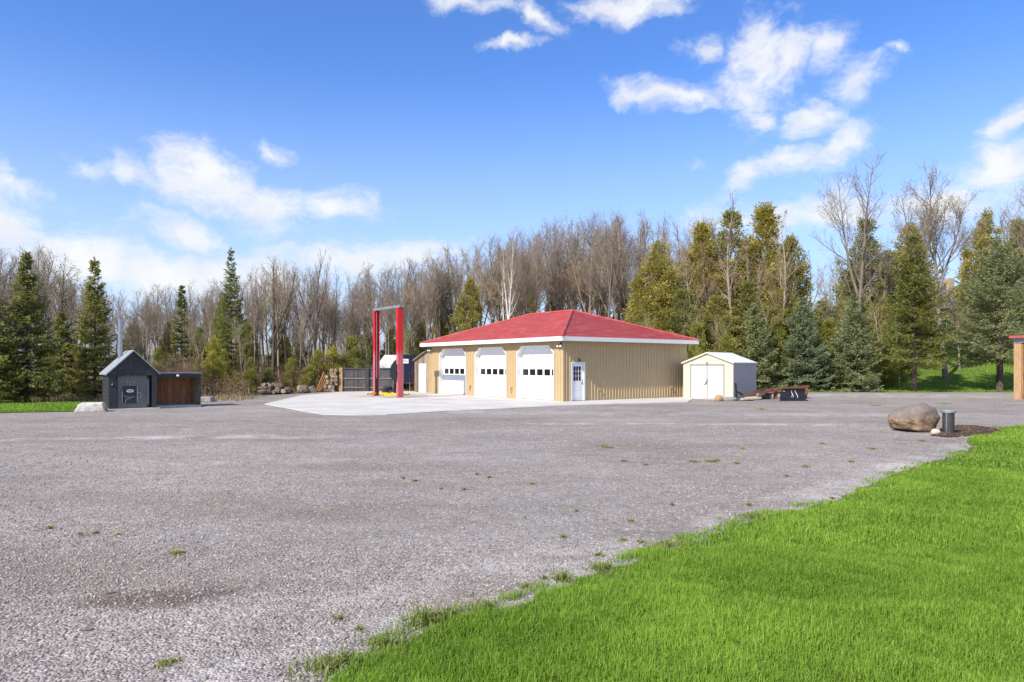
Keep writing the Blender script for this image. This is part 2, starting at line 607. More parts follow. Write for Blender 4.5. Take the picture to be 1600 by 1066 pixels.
def boulder_mat(name, top, band, dark, lo, hi):
    m = bpy.data.materials.new(name)
    m.use_nodes = True
    k = NT(m.node_tree)
    b = k.n['Principled BSDF']
    p = k.node('ShaderNodeTexCoord').outputs['Object']
    s = k.node('ShaderNodeSeparateXYZ')
    k.l.new(p, s.inputs[0])
    c = k.mix(k.rng(k.noise(p, 5, 7.0, .68), .35, .68), top, tuple(x * 1.5 for x in top))
    c = k.mix(k.rng(k.noise(p, 14, 5.0, .7), .58, .70, 0, .6), c, tuple(x * 1.9 for x in top))
    z = k.math('ADD', s.outputs[2], k.math('MULTIPLY', k.math('SUBTRACT', k.noise(p, 4.0, 5.0, .6), .5), .25))
    z = k.math('SUBTRACT', z, k.math('MULTIPLY', s.outputs[0], .22))
    strat = k.noise(k.mapping(p, scale=(3.5, 3.5, 9)), 1.0, 7.0, .72)
    bc = k.mix(k.rng(strat, .30, .66), dark, band)
    c = k.mix(k.rng(z, lo, hi, 1, 0), c, bc)
    k.l.new(c, b.inputs['Base Color'])
    b.inputs['Roughness'].default_value = .9
    bn = k.node('ShaderNodeBump')
    bn.inputs['Strength'].default_value = .8
    bn.inputs['Distance'].default_value = .04
    k.l.new(k.math('ADD', k.noise(p, 12, 8.0, .7), k.math('MULTIPLY', strat, .6)), bn.inputs['Height'])
    k.l.new(bn.outputs[0], b.inputs['Normal'])
    M[name] = m


def glass_mat():
    m = bpy.data.materials.new('dark_glass')
    m.use_nodes = True
    b = m.node_tree.nodes['Principled BSDF']
    b.inputs['Base Color'].default_value = (0.012, 0.014, 0.016, 1)
    b.inputs['Roughness'].default_value = .06
    b.inputs['Specular IOR Level'].default_value = .5
    M['dark_glass'] = m


gravel_mat()
concrete_mat()
lift_red()
glass_mat()
ground_mat('litter', (0.075, 0.055, 0.037), (0.14, 0.105, 0.068), (0.09, 0.085, 0.036))
ground_mat('turf', (0.075, 0.120, 0.022), (0.135, 0.210, 0.035), (0.150, 0.175, 0.055), 1.0, .9)
ground_mat('mulch', (0.055, 0.034, 0.024), (0.135, 0.085, 0.06), (0.075, 0.05, 0.04), 2.0, 1.0)
boulder_mat('boulder_rock', (0.17, 0.135, 0.115), (0.40, 0.27, 0.15), (0.09, 0.06, 0.045), .10, .24)
boulder_mat('limestone', (0.44, 0.41, 0.37), (0.44, 0.40, 0.34), (0.24, 0.21, 0.18), .02, .2)
mat('siding', (0.47, 0.345, 0.185), .5, .07, 1.2, .08, 30, streak=.12)
mat('roof_red', (0.385, 0.058, 0.053), .62, .18, .8, .25, 45, dirt=(.44, .12, .105), dirt_amt=.3)  # noise mixes paler pink patches into the red
mat('white_paint', (0.78, 0.78, 0.76), .5, .04, 1.0, .05, 30, dirt=(.62, .60, .56), dirt_amt=.02)
mat('door_white', (0.80, 0.80, 0.79), .45, .03, 2.0, .04, 40, streak=.06)
mat('trim_white', (0.76, 0.76, 0.75), .5, .05, 1.5)
mat('soffit', (0.42, 0.34, 0.22), .7, .05)
mat('dark_gap', (0.02, 0.02, 0.02), .9, .1)
mat('black_metal', (0.022, 0.024, 0.028), .45, .25, 4, .1, 40)
mat('dark_lamp', (0.03, 0.03, 0.03), .4, .2)
mat('lamp_glass', (0.75, 0.75, 0.72), .2, .03)
mat('steel', (0.42, 0.43, 0.44), .35, .15, 5, .05, 40, metal=.9)
mat('galv', (0.30, 0.31, 0.33), .45, .2, 4, .08, 30, metal=.4, dirt=(.16, .15, .15), dirt_amt=.2)
mat('slate_siding', (0.026, 0.028, 0.031), .6, .3, 5, .3, 20, dirt=(.05, .051, .054), dirt_amt=.3, streak=.3)
mat('furnace_grey', (0.15, 0.148, 0.146), .5, .15, 2, .1, 30, dirt=(.11, .11, .115), dirt_amt=.25, streak=.25)
mat('shingle_grey', (0.27, 0.29, 0.32), .6, .22, 6, .4, 50)
mat('plank_brown', (0.46, 0.21, 0.09), .8, .35, 3, .5, 30, stretch=(4, 4, .6), dirt=(.16, .08, .045), dirt_amt=.3, ov=.3)
mat('plank_grey', (0.30, 0.235, 0.17), .85, .35, 2, .5, 30, stretch=(5, 5, .6), dirt=(.16, .12, .09), dirt_amt=.35, ov=.4)
mat('fence_dark', (0.060, 0.062, 0.068), .85, .4, 3, .5, 30, stretch=(5, 5, .5), dirt=(.12, .12, .125), dirt_amt=.35, ov=.35)
mat('wood_tan', (0.40, 0.25, 0.125), .8, .25, 3, .3, 30, stretch=(5, 5, .6), dirt=(.25, .15, .08), dirt_amt=.2)
mat('wood_rail', (0.22, 0.16, 0.11), .85, .3, 3, .3, 30, stretch=(.6, 5, 5))
mat('bark_log', (0.13, 0.10, 0.08), .95, .4, 8, .9, 25, ov=.4)
mat('log_end', (0.33, 0.25, 0.16), .9, .25, 9, .3, 40, dirt=(.2, .15, .10), dirt_amt=.3, ov=.4)
mat('navy_paint', (0.006, 0.010, 0.028), .3, .25, 3)
mat('rubber', (0.022, 0.022, 0.023), .85, .3, 9, .3, 40)
mat('yellow_paint', (0.72, 0.52, 0.02), .5, .15, 6, dirt=(.3, .2, .05), dirt_amt=.2)
mat('red_plastic', (0.5, 0.02, 0.02), .4, .1)
mat('grey_hose', (0.45, 0.40, 0.40), .6, .1)
mat('shed_cream', (0.62, 0.53, 0.43), .5, .05, 1.5, .05, 30)
mat('shed_white', (0.76, 0.755, 0.73), .45, .04, 1.5, .05, 30)
mat('shed_shaded', (0.42, 0.405, 0.385), .5, .05, 1.5)  # same paint as the front, its shade put into a darker colour
mat('shed_trim', (0.20, 0.20, 0.195), .5, .1)
mat('rust', (0.235, 0.085, 0.045), .85, .35, 7, .5, 40, dirt=(.11, .045, .03), dirt_amt=.35)
mat('plow_black', (0.014, 0.014, 0.016), .4, .3, 6, .1, 20)
mat('paint_mark', (0.6, 0.6, 0.6), .6, .3, 9)
mat('casing', (0.075, 0.062, 0.058), .6, .3, 5, .2, 20, metal=.3, dirt=(.05, .055, .06), dirt_amt=.35)
mat('casing_cap', (0.22, 0.27, 0.27), .45, .2, 6)
mat('pale_stone', (0.56, 0.48, 0.36), .9, .2, 12, .4, 30)
mat('rock_grey', (0.25, 0.235, 0.22), .9, .3, 5, .7, 14, dirt=(.36, .34, .31), dirt_amt=.3)
mat('house_tan', (0.44, 0.34, 0.24), .9, .2, 4, .3, 20)
mat('house_roof', (0.17, 0.155, 0.175), .85, .2, 4, .3, 30)
mat('bark_forest', (0.215, 0.172, 0.136), .95, .35, 2.5, .5, 18, stretch=(1, 1, .3))
mat('bark_pale', (0.31, 0.25, 0.19), .9, .3, 2.5, .4, 18, stretch=(1, 1, .3))
mat('bark_birch', (0.60, 0.57, 0.53), .8, .2, 2.5, .2, 10, dirt=(.1, .09, .08), dirt_amt=.12, stretch=(1, 1, 3))
mat('bark_dark', (0.085, 0.065, 0.052), .95, .35, 3, .5, 18, stretch=(1, 1, .3))
mat('twig', (0.275, 0.218, 0.160), .95, .25, .6)
mat('twig_tan', (0.35, 0.26, 0.165), .95, .25, .6)
mat('brush_brown', (0.20, 0.125, 0.085), .95, .3, 2)
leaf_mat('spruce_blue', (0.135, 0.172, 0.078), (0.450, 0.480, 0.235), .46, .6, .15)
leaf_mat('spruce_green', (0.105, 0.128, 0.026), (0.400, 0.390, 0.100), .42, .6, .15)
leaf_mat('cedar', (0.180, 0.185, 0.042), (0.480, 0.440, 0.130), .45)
leaf_mat('cedar_young', (0.170, 0.185, 0.030), (0.460, 0.440, 0.095), .40)
leaf_mat('bud', (0.21, 0.165, 0.08), (0.33, 0.27, 0.125), .25)
leaf_mat('bud_rust', (0.22, 0.135, 0.085), (0.33, 0.20, 0.13), .2)
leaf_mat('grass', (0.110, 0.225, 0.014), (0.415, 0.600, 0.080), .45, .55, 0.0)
leaf_mat('weed', (0.150, 0.195, 0.035), (0.380, 0.410, 0.120), .4, .6, 0.0)
leaf_mat('dry_grass', (0.20, 0.165, 0.08), (0.42, 0.35, 0.19), .2, .7, 0.0)
leaf_mat('petal', (0.75, 0.55, 0.02), (0.80, 0.62, 0.03), .2, .6, 0.0)
leaf_mat('stones', (0.175, 0.148, 0.132), (0.515, 0.46, 0.418), 0.0, .95, 0.0)
leaf_mat('chips', (0.050, 0.030, 0.022), (0.21, 0.14, 0.10), 0.0, .95, 0.0)

# ------------------------------------------------------------------ the setting
def sheet(name, xs, ys, zf, m, keep=None):
    xs, ys = np.asarray(xs, float), np.asarray(ys, float)
    XX, YY = np.meshgrid(xs, ys)
    V = np.stack([XX.ravel(), YY.ravel(), zf(XX.ravel(), YY.ravel())], 1)
    nx = len(xs)
    F = []
    for j in range(len(ys) - 1):
        for i in range(nx - 1):
            if keep is None or keep((xs[i] + xs[i + 1]) / 2, (ys[j] + ys[j + 1]) / 2):
                F.append((j * nx + i, j * nx + i + 1, (j + 1) * nx + i + 1, (j + 1) * nx + i))
    return link(name, np_mesh(name, V, F, m, smooth=True))


GX = np.concatenate([[-900, -500, -250, -120, -70], np.arange(-40, 91, 2.0), [110, 150, 260, 500, 900]])
GY = np.concatenate([[-120, -60, -20, 0, 20, 40], np.arange(48, 121, 2.0), [140, 200, 350, 700, 1400]])
tag(sheet('ground', GX, GY, lambda x, y: hill(x, y) - 0.06, M['litter']), kind='structure')


def flat_poly(name, pts, z, m, thick=0.0, kind='structure', parent=None):
    mb = MB()
    if thick:
        mb.prism(pts, 'z', z - thick, z)
    else:
        mb.add([(x, y, z) for x, y in pts], [tuple(range(len(pts)))])
    o = mb.build(name, m, parent)
    bm = bmesh.new()
    bm.from_mesh(o.data)
    bmesh.ops.triangulate(bm, faces=[f for f in bm.faces if len(f.verts) > 4])
    bm.to_mesh(o.data)
    bm.free()
    if kind:
        tag(o, kind=kind)
    return o


def wiggle(pts, step=.35, amp=.12, seed=1, closed=True):
    """subdivide an outline and make it uneven"""
    r = random.Random(seed)
    out = []
    for i, p in enumerate(pts if closed else pts[:-1]):
        q = pts[(i + 1) % len(pts)]
        L = math.hypot(q[0] - p[0], q[1] - p[1])
        n = max(1, min(80, int(L / step)))
        for j in range(n):
            t = j / n
            out.append((p[0] + (q[0] - p[0]) * t + r.uniform(-amp, amp), p[1] + (q[1] - p[1]) * t + r.uniform(-amp, amp)))
    return out


gravel_edge = [G(0, 645.5), G(115, 643.5), G(165, 640), G(245, 635), G(310, 629), G(340, 625), G(400, 618.5), G(470, 615), G(530, 611.5), G(640, 609)]
gravel_pts = [(-60, -8), (-60, 31)] + gravel_edge + [(-8, 60), (12, 62), (15, 52.5)] + [G(1265, 612.5), G(1400, 613), G(1500, 612.5), G(1600, 613)] + [(60, 52), (60, -8)]
flat_poly('gravel_yard', gravel_pts, 0.0, M['gravel'])

lawn_px = [(455, 1085), (520, 1040), (575, 1012), (640, 985), (700, 968), (760, 950), (815, 932), (870, 912), (930, 890), (990, 872), (1055, 850), (1110, 832),
           (1170, 812), (1240, 795), (1300, 780), (1345, 757), (1400, 737), (1450, 720), (1500, 707), (1512, 698), (1500, 690), (1508, 682), (1545, 676), (1560, 668), (1600, 664), (1700, 660)]
lawn_pts = [G(*p) for p in lawn_px]
lawn_in = [(x_ + .13 * .67, y_ - .13 * .74) for x_, y_ in lawn_pts]
lawn_poly = wiggle(lawn_in, .15, .07, 5, False) + [(42, 24.4), (42, -6), (-3.6, -6), (-2.3, 2.6)]
flat_poly('lawn', lawn_poly, 0.012, M['turf'])

left_lawn = [(-70, 29), G(-40, 647.0), G(0, 645.2), G(60, 644), G(118, 643), G(160, 639), G(168, 634), (-19.5, 37.2), (-34, 38), (-75, 42)]
flat_poly('lawn_by_furnace', left_lawn, 0.012, M['turf'])

HX = np.arange(10, 91, 2.0)
HY = np.arange(52, 121, 2.0)
tag(sheet('bank', HX, HY, lambda x, y: hill(x, y) - 0.06 + 0.07, M['turf'], keep=lambda x, y: x > 15 + (y - 52) * .22), kind='structure')

# the concrete apron, with the garage standing on it
GA = math.atan2(.59, .807)
GU = (-math.sin(GA), math.cos(GA))            # along the door front, away from the corner
GV = (math.cos(GA), math.sin(GA))             # along the ribbed side wall
GC = (2.75, 38.0)


def GL(x, y):
    return (GC[0] + GV[0] * x + GU[0] * y, GC[1] + GV[1] * x + GU[1] * y)


PADZ = 0.03
apron_pts = [G(413, 632), G(505, 648.3), G(555, 649.2), G(605, 648.6), G(650, 646.2), G(700, 643.2), G(790, 639), G(880, 634.5), G(970, 631.5), G(1074, 629.0), GL(10.4, -.35), GL(10.4, 14.8), GL(2, 17.5),
             G(640, 611), G(540, 612.6), G(470, 618.5)]
apron = flat_poly('concrete_apron', apron_pts, PADZ, M['concrete'], .12)
# sawn control joints
jb = MB()
for t in (3.2, 8.2):
    for a, b in ((GL(-.1, t * 1.6 + .2), GL(-5.5, t * 1.6 + .2)),):
        jb.beam((*a, PADZ + .001), (*b, PADZ + .001), .022, .004)
jb.beam((*GL(-4.4, 5), PADZ + .001), (*GL(-4.4, 14), PADZ + .001), .022, .004)
jb.build('joint', M['dark_gap'], apron)


# ------------------------------------------------------------------ the garage
garage = empty('garage', (*GC, PADZ), GA, 'tan ribbed steel garage with red hip roof and three white overhead doors', 'garage')
RIB, RW, RD = .2286, .075, .032
WT, GW, GLEN = 3.27, 10.0, 14.4


def ribbed(y0, y1, zb, zt, breaks=()):
    """corrugated sheet along s in [y0,y1]; returns (s, depth) columns with bottom and top"""
    cols = {}
    n0 = int(math.floor(y0 / RIB)) - 1
    for i in range(n0, int(y1 / RIB) + 2):
        c = i * RIB
        for s, d in ((c - RW / 2, 0), (c - RW / 4, RD), (c + RW / 4, RD), (c + RW / 2, 0)):
            if y0 < s < y1:
                cols[round(s, 4)] = d

    def depth(s):
        r = abs((s + RIB / 2) % RIB - RIB / 2)
        return RD if r < RW / 4 else (0 if r > RW / 2 else RD * (RW / 2 - r) / (RW / 4))
    for s in (y0, y1, *breaks):
        cols[round(s, 4)] = depth(s)
    ss = sorted(cols)
    return [(s, cols[s], zb(s), zt(s)) for s in ss]


def ribbed_wall(mb, cols, place):
    for a, b in zip(cols, cols[1:]):
        mb.add([place(a[0], a[1], a[2]), place(b[0], b[1], b[2]), place(b[0], b[1], b[3]), place(a[0], a[1], a[3])], [(0, 1, 2, 3)])


DW, DH, CHM, REC = 3.35, 3.03, .44, .30
DOORS = (.78, 5.22, 9.68)
mb = MB()
pf = lambda s, d, z: (-d, s, z)
edges = [0.0]
for d0 in DOORS:
    ribbed_wall(mb, ribbed(edges[-1], d0, lambda s: 0, lambda s: WT), pf)

    def zb(s, d0=d0):
        e = min(s - d0, d0 + DW - s)
        return DH - max(0, CHM - e)
    ribbed_wall(mb, ribbed(d0, d0 + DW, zb, lambda s: WT, (d0 + CHM, d0 + DW - CHM)), pf)
    edges.append(d0 + DW)
ribbed_wall(mb, ribbed(edges[-1], GLEN, lambda s: 0, lambda s: WT), pf)
mb.build('front_wall', M['siding'], garage)

PD0, PD1, PDH = .52, 1.52, 2.12
mb = MB()
ps = lambda s, d, z: (s, -d, z)
for a, b, f in ((0, PD0, 0), (PD0, PD1, PDH), (PD1, GW, 0)):
    ribbed_wall(mb, ribbed(a, b, lambda s, f=f: f, lambda s: WT), ps)
mb.build('side_wall', M['siding'], garage)
mb = MB()
mb.add([(GW, 0, 0), (GW, GLEN, 0), (GW, GLEN, WT), (GW, 0, WT)], [(0, 1, 2, 3)])
mb.add([(0, GLEN, 0), (GW, GLEN, 0), (GW, GLEN, WT), (0, GLEN, WT)], [(0, 1, 2, 3)])
mb.build('back_wall', M['siding'], garage)
# corner trims and base trim
for (x, y) in ((-.036, -.036), (-.036, GLEN - .06)):
    MB().box((x, y, 0), (x + .11, y + .11, WT - .002)).build('corner_trim', M['siding'], garage)
mb = MB()
mb.box((-.012, PD1 + .04, .002), (0, GLEN, .06)) if False else mb.box((PD1 + .06, -.045, .004), (GW, -.002, .05))
mb.build('base_trim', M['soffit'], garage)

# overhead doors
for d0 in DOORS:
    dr = MB()
    # white return of the opening: sides, chamfers and head
    prof = [(d0, 0), (d0, DH - CHM), (d0 + CHM, DH), (d0 + DW - CHM, DH), (d0 + DW, DH - CHM), (d0 + DW, 0)]
    for p, q in zip(prof, prof[1:]):
        dr.add([(-.036, p[0], p[1]), (-.036, q[0], q[1]), (REC, q[0], q[1]), (REC, p[0], p[1])], [(0, 1, 2, 3)])
    # narrow white face trim round the opening
    for p, q in zip(prof, prof[1:]):
        cx, cz = d0 + DW / 2, 1.4

        def outw(pt):
            return (pt[0] + (-.05 if pt[0] < cx else .05), pt[1] + (.035 if pt[1] > .1 else 0))
        a, b = outw(p), outw(q)
        dr.add([(-.04, p[0], p[1]), (-.04, q[0], q[1]), (-.04, b[0], b[1]), (-.04, a[0], a[1])], [(0, 1, 2, 3)])
    door = dr.build('overhead_door', M['trim_white'], garage)
    zs = [.02 + i * .61 for i in range(6)]
    for i in range(5):
        mb = MB()
        z0, z1 = zs[i] + .006, zs[i + 1] - .006
        y0, y1 = d0 - .12, d0 + DW + .12
        if i == 2:
            # windowed section: rails and stiles leave five real openings
            wz0, wz1 = z0 + .12, z1 - .12
            mb.box((REC, y0, z0), (REC + .045, y1, wz0))
            mb.box((REC, y0, wz1), (REC + .045, y1, z1))
            ye = y0
            wins = []
            for j in range(5):
                # counted from the far jamb
                b1 = d0 + DW - .13 - j * .665
                wins.append((b1 - .53, b1))
            wins.sort()
            for a, b in wins:
                mb.box((REC, ye, wz0), (REC + .045, max(a, ye + .001), wz1))
                ye = b
            mb.box((REC, ye, wz0), (REC + .045, y1, wz1))
            sec = mb.build('door_panel', M['door_white'], door)
            for a, b in wins:
                w = MB().box((REC + .02, a + .004, wz0 + .004), (REC + .035, b - .004, wz1 - .004)).build('window_pane', M['dark_glass'], door)
        else:
            mb.box((REC, y0, z0), (REC + .045, y1, z1))
            # two pressed ribs along each section
            for zz in (.2, .41):
                mb.box((REC - .007, y0, z0 + zz - .02), (REC + .001, y1, z0 + zz + .02))
            mb.build('door_panel', M['door_white'], door)
    MB().box((REC - .004, d0 + .01, 0), (REC + .06, d0 + DW - .01, .022)).build('door_seal', M['dark_gap'], door)
MB().box((1.2, .35, 0), (1.26, GLEN - .35, 3.2)).build('dark_backing', M['dark_gap'], garage)  # near-black sheet across the inside, behind the doors

# the side entrance
pd = MB()
pd.box((PD0, -.05, 0), (PD0 + .07, .06, PDH)).box((PD1 - .10, -.075, 0), (PD1, .06, PDH)).box((PD0 + .07, -.05, PDH - .07), (PD1 - .10, .06, PDH))
pdoor = pd.build('entry_door', M['trim_white'], garage)
lx0, lx1 = PD0 + .078, PD1 - .108
mb = MB()
wx0, wx1, wz0, wz1 = lx0 + .12, lx1 - .14, 1.10, 1.88
mb.box((lx0, .0, .03), (lx1, .045, wz0)).box((lx0, .0, wz1), (lx1, .045, PDH - .078)).box((lx0, 0, wz0), (wx0, .045, wz1)).box((wx1, 0, wz0), (lx1, .045, wz1))
for zz0, zz1 in ((.18, .5), (.58, .98)):
    for xx0, xx1 in ((lx0 + .1, (lx0 + lx1) / 2 - .04), ((lx0 + lx1) / 2 + .04, lx1 - .1)):
        mb.box((xx0, -.008, zz0), (xx1, .001, zz1))
mb.build('door_leaf', M['door_white'], pdoor)
for i in range(3):
    for j in range(3):
        a0 = wx0 + (wx1 - wx0) * i / 3
        c0 = wz0 + (wz1 - wz0) * j / 3
        MB().box((a0 + .012, .015, c0 + .012), (a0 + (wx1 - wx0) / 3 - .012, .025, c0 + (wz1 - wz0) / 3 - .012)).build('window_pane', M['dark_glass'], pdoor)
mb = MB()
for i in range(1, 3):
    mb.box((wx0 + (wx1 - wx0) * i / 3 - .012, .003, wz0), (wx0 + (wx1 - wx0) * i / 3 + .012, .032, wz1))
    mb.box((wx0, .004, wz0 + (wz1 - wz0) * i / 3 - .012), (wx1, .031, wz0 + (wz1 - wz0) * i / 3 + .012))
mb.build('glazing_bar', M['door_white'], pdoor)
MB().tube([(lx1 - .07, 0, .98), (lx1 - .07, -.05, .98)], [.035, .035], 8).tube([(lx1 - .07, -.05, .98), (lx1 - .16, -.055, .98)], .014, 6).build('door_handle', M['dark_lamp'], pdoor)
MB().tube([(lx1 - .07, 0, 1.14), (lx1 - .07, -.03, 1.14)], .03, 8).build('deadbolt', M['dark_lamp'], pdoor)
MB().box((PD0 + .02, -.10, -.005), (PD1 - .02, -.0, .028)).build('threshold', M['shed_trim'], pdoor)
mb = MB().tube([(1.05, -.03, 2.30), (1.05, -.10, 2.32), (1.05, -.13, 2.26)], .018, 6).lathe([(.05, 0), (.065, -.05), (.04, -.12), (.02, -.14)], 10, (1.05, -.13, 2.28))
mb.build('wall_lantern', M['dark_lamp'], garage)

# roof: four slopes of stepped courses, caps on ridge and hips
EX0, EX1, EY0, EY1, EZ, RZ = -.5, GW + .5, -.5, GLEN + .5, 3.46, 5.40
HALF = (EX1 - EX0) / 2
R0, R1 = (EX0 + HALF, EY0 + HALF, RZ), (EX0 + HALF, EY1 - HALF, RZ)
NC = 21


def slope(e0, e1, r0, r1, name):
    mb = MB()
    e0, e1, r0, r1 = map(Vector, (e0, e1, r0, r1))
    nrm = (e1 - e0).cross(r0 - e0).normalized()
    if nrm.z < 0:
        nrm = -nrm
    for i in range(NC):
        t0, t1 = i / NC, (i + 1) / NC
        a, b = e0.lerp(r0, t0), e1.lerp(r1, t0)
        c, d = e1.lerp(r1, t1), e0.lerp(r0, t1)
        lift = nrm * .024
        mb.add([a + lift, b + lift, c, d], [(0, 1, 2, 3)])
        mb.add([a, b, b + lift, a + lift], [(0, 1, 2, 3)])
    return mb.build(name, M['roof_red'], roof)


roof = MB().box((EX0 + .04, EY0 + .04, EZ - .20), (EX1 - .04, EY1 - .04, EZ - .17)).build('roof', M['soffit'], garage)
c00, c10, c11, c01 = (EX0, EY0, EZ), (EX1, EY0, EZ), (EX1, EY1, EZ), (EX0, EY1, EZ)
slope(c00, c01, R0, R1, 'roof_slope')
slope(c10, c11, R0, R1, 'roof_slope')
slope(c00, c10, R0, R0, 'roof_slope')
slope(c01, c11, R1, R1, 'roof_slope')
for a, b in ((R0, R1), (c00, R0), (c10, R0), (c11, R1), (c01, R1)):
    a, b = Vector(a), Vector(b)
    MB().tube([a + Vector((0, 0, .02)), b + Vector((0, 0, .02))], .085, 8).build('ridge_cap', M['roof_red'], roof)
mb = MB()
mb.box((EX0 - .02, EY0 - .02, EZ - .215), (EX0 + .02, EY1 + .02, EZ + .012)).box((EX1 - .02, EY0 - .02, EZ - .215), (EX1 + .02, EY1 + .02, EZ + .012))
mb.box((EX0 + .02, EY0 - .02, EZ - .215), (EX1 - .02, EY0 + .02, EZ + .012)).box((EX0 + .02, EY1 - .02, EZ - .215), (EX1 - .02, EY1 + .02, EZ + .012))
mb.build('fascia', M['white_paint'], roof)

# flood lights under the eaves, hooks on the piers
for (y, dx) in ((.12, 0), (GLEN - .2, 0)):
    mb = MB().box((-.10, y - .05, 3.02), (-.03, y + .05, 3.16)).tube([(-.07, y, 3.08), (-.16, y - .1, 3.05)], .02, 6).tube([(-.07, y, 3.08), (-.16, y + .1, 3.05)], .02, 6)
    fl = mb.build('flood_light', M['dark_lamp'], garage)
    for s in (-1, 1):
        MB().lathe([(.03, .06), (.05, .04), (.075, -.06), (.07, -.07)], 10, (-.19, y + s * .12, 3.0)).build('lamp_head', M['lamp_glass'], fl)
for y in (4.66, 9.12):
    MB().tube([(-.02, y, .62), (-.09, y, .60), (-.10, y, .48), (-.06, y + .05, .38), (-.05, y + .02, .32)], .02, 6).lathe([(.05, 0), (.05, .05)], 8, (-.05, y, .58)).build('water_tap', M['wood_rail'], garage)
for x in (2.55, 8.5):
    MB().tube([(x, -.03, .68), (x, -.09, .66), (x, -.10, .55)], .022, 6).lathe([(.06, 0), (.06, .03)], 8, (x, -.06, .60)).box((x - .06, -.05, .2), (x - .03, -.03, .5)).build('outlet', M['wood_tan'], garage)

# ------------------------------------------------------------------ plank lean-to on the end of the garage
lean = empty('plank_lean_to', (*GL(0, GLEN), PADZ), GA, 'weathered plank lean-to with white door on the end of the garage', 'lean-to')
LW = 2.15


def lean_top(y):
    return 3.0 - (y - .12) / (LW - .12) * .72


bw = .172
y = .12
i = 0
while y < LW - .01:
    y1 = min(y + bw, LW)
    z0 = 0.0
    if .62 < (y + y1) / 2 < 1.62:
        z0 = 2.06
    mb = MB()
    jx = RND.uniform(-.008, .008)
    mb.prism([(y + .003, z0), (y1 - .003, z0), (y1 - .003, lean_top(y1)), (y + .003, lean_top(y))], 'x', .02 + jx, .05 + jx)
    mb.build('plank', M['plank_grey'], lean)
    y = y1
dr = MB().box((.0, .62, .02), (.04, 1.62, 2.06))
ld = dr.build('door_leaf', M['trim_white'], lean)
MB().tube([(.0, .72, 1.0), (-.05, .72, 1.0)], .03, 8).build('door_knob', M['steel'], ld)
MB().prism([(0.02, 0), (LW, 0), (LW, lean_top(LW)), (.02, lean_top(.02))], 'x', 4.0, 4.04).box((.06, LW - .04, 0), (4.0, LW, lean_top(LW) - .05)).build('wall', M['plank_grey'], lean)
MB().add([(-.15, .06, lean_top(.06) + .03), (4.2, .06, lean_top(.06) + .03), (4.2, LW + .15, lean_top(LW + .15) + .03), (-.15, LW + .15, lean_top(LW + .15) + .03),
          (-.15, .06, lean_top(.06) + .10), (4.2, .06, lean_top(.06) + .10), (4.2, LW + .15, lean_top(LW + .15) + .10), (-.15, LW + .15, lean_top(LW + .15) + .10)],
         [(3, 2, 1, 0), (4, 5, 6, 7), (0, 1, 5, 4), (1, 2, 6, 5), (2, 3, 7, 6), (3, 0, 4, 7)]).build('roof', M['plank_grey'], lean)
MB().box((.0, LW - .02, 0), (.10, LW + .08, lean_top(LW))).build('corner_post', M['wood_tan'], lean)
MB().box((-.03, .02, 0), (.09, .11, 3.08)).build('corner_post', M['wood_tan'], lean)

# ------------------------------------------------------------------ two-post lift
PR, PL = Vector((X_at(624.5, 42.8), 42.8, 0)), Vector((X_at(588, 45.4), 45.4, 0))
dirv = (PL - PR).normalized()
lift = empty('vehicle_lift', ((PR.x + PL.x) / 2, (PR.y + PL.y) / 2, PADZ), math.atan2(dirv.y, dirv.x), 'tall red two-post vehicle lift with faded lower posts on the concrete', 'vehicle lift')
HLF = (PL - PR).length / 2
LH = 5.42
for s in (-1, 1):
    # C-section column open towards the other post
    mb = MB()
    x = s * HLF
    t = .03
    mb.box((x - .12, -.17, .02), (x + .12, -.17 + t, LH)).box((x - .12, .17 - t, .02), (x + .12, .17, LH))
    bx = x + s * .12
    mb.box((min(bx, bx - s * t), -.17 + t, .02), (max(bx, bx - s * t), .17 - t, LH))
    for z in (1.7, 2.9, 3.9):
        mb.box((x - .124, -.175, z), (x + .124, -.17, z + .035)).box((x - .124, .17, z), (x + .124, .175, z + .035))
    post = mb.build('post', M['lift_red'], lift)
    MB().box((x - .24, -.30, 0), (x + .24, .30, .022)).build('base_plate', M['lift_red'], lift)
    MB().box((x - .07, -.13, .25), (x + .07, .13, 1.15)).build('carriage', M['black_metal'], lift)
    for sy in (-1, 1):
        mb = MB()
        mb.beam((x - s * .12, sy * .12, .16), (x - s * .42, sy * .62, .14), .13, .11)
        mb.beam((x - s * .38, sy * .56, .14), (x - s * .55, sy * .88, .13), .09, .08)
        mb.lathe([(.085, 0), (.085, .05), (.06, .07)], 10, (x - s * .55, sy * .88, .15))
        mb.build('lift_arm', M['yellow_paint'], lift)
    MB().tube([(x - s * .10, .02, LH - .1), (x - s * .10, .02, 1.1)], .018, 6).build('cable', M['steel'], lift)
mb = MB().box((-HLF - .22, -.14, LH), (HLF + .22, -.06, LH + .16)).box((-HLF - .22, .06, LH), (HLF + .22, .14, LH + .16)).box((-HLF - .22, -.055, LH + .06), (HLF + .22, .055, LH + .09))
mb.build('crossbeam', M['galv'], lift)
MB().tube([(-HLF - .05, -.24, 2.0), (-HLF - .02, -.25, 1.2), (-HLF + .05, -.24, .5), (-HLF - .06, -.24, .1)], .018, 6).tube([(-HLF + .06, -.23, 2.6), (-HLF + .04, -.24, 1.5), (-HLF + .02, -.25, .4)], .012, 6).build('hose', M['grey_hose'], lift)
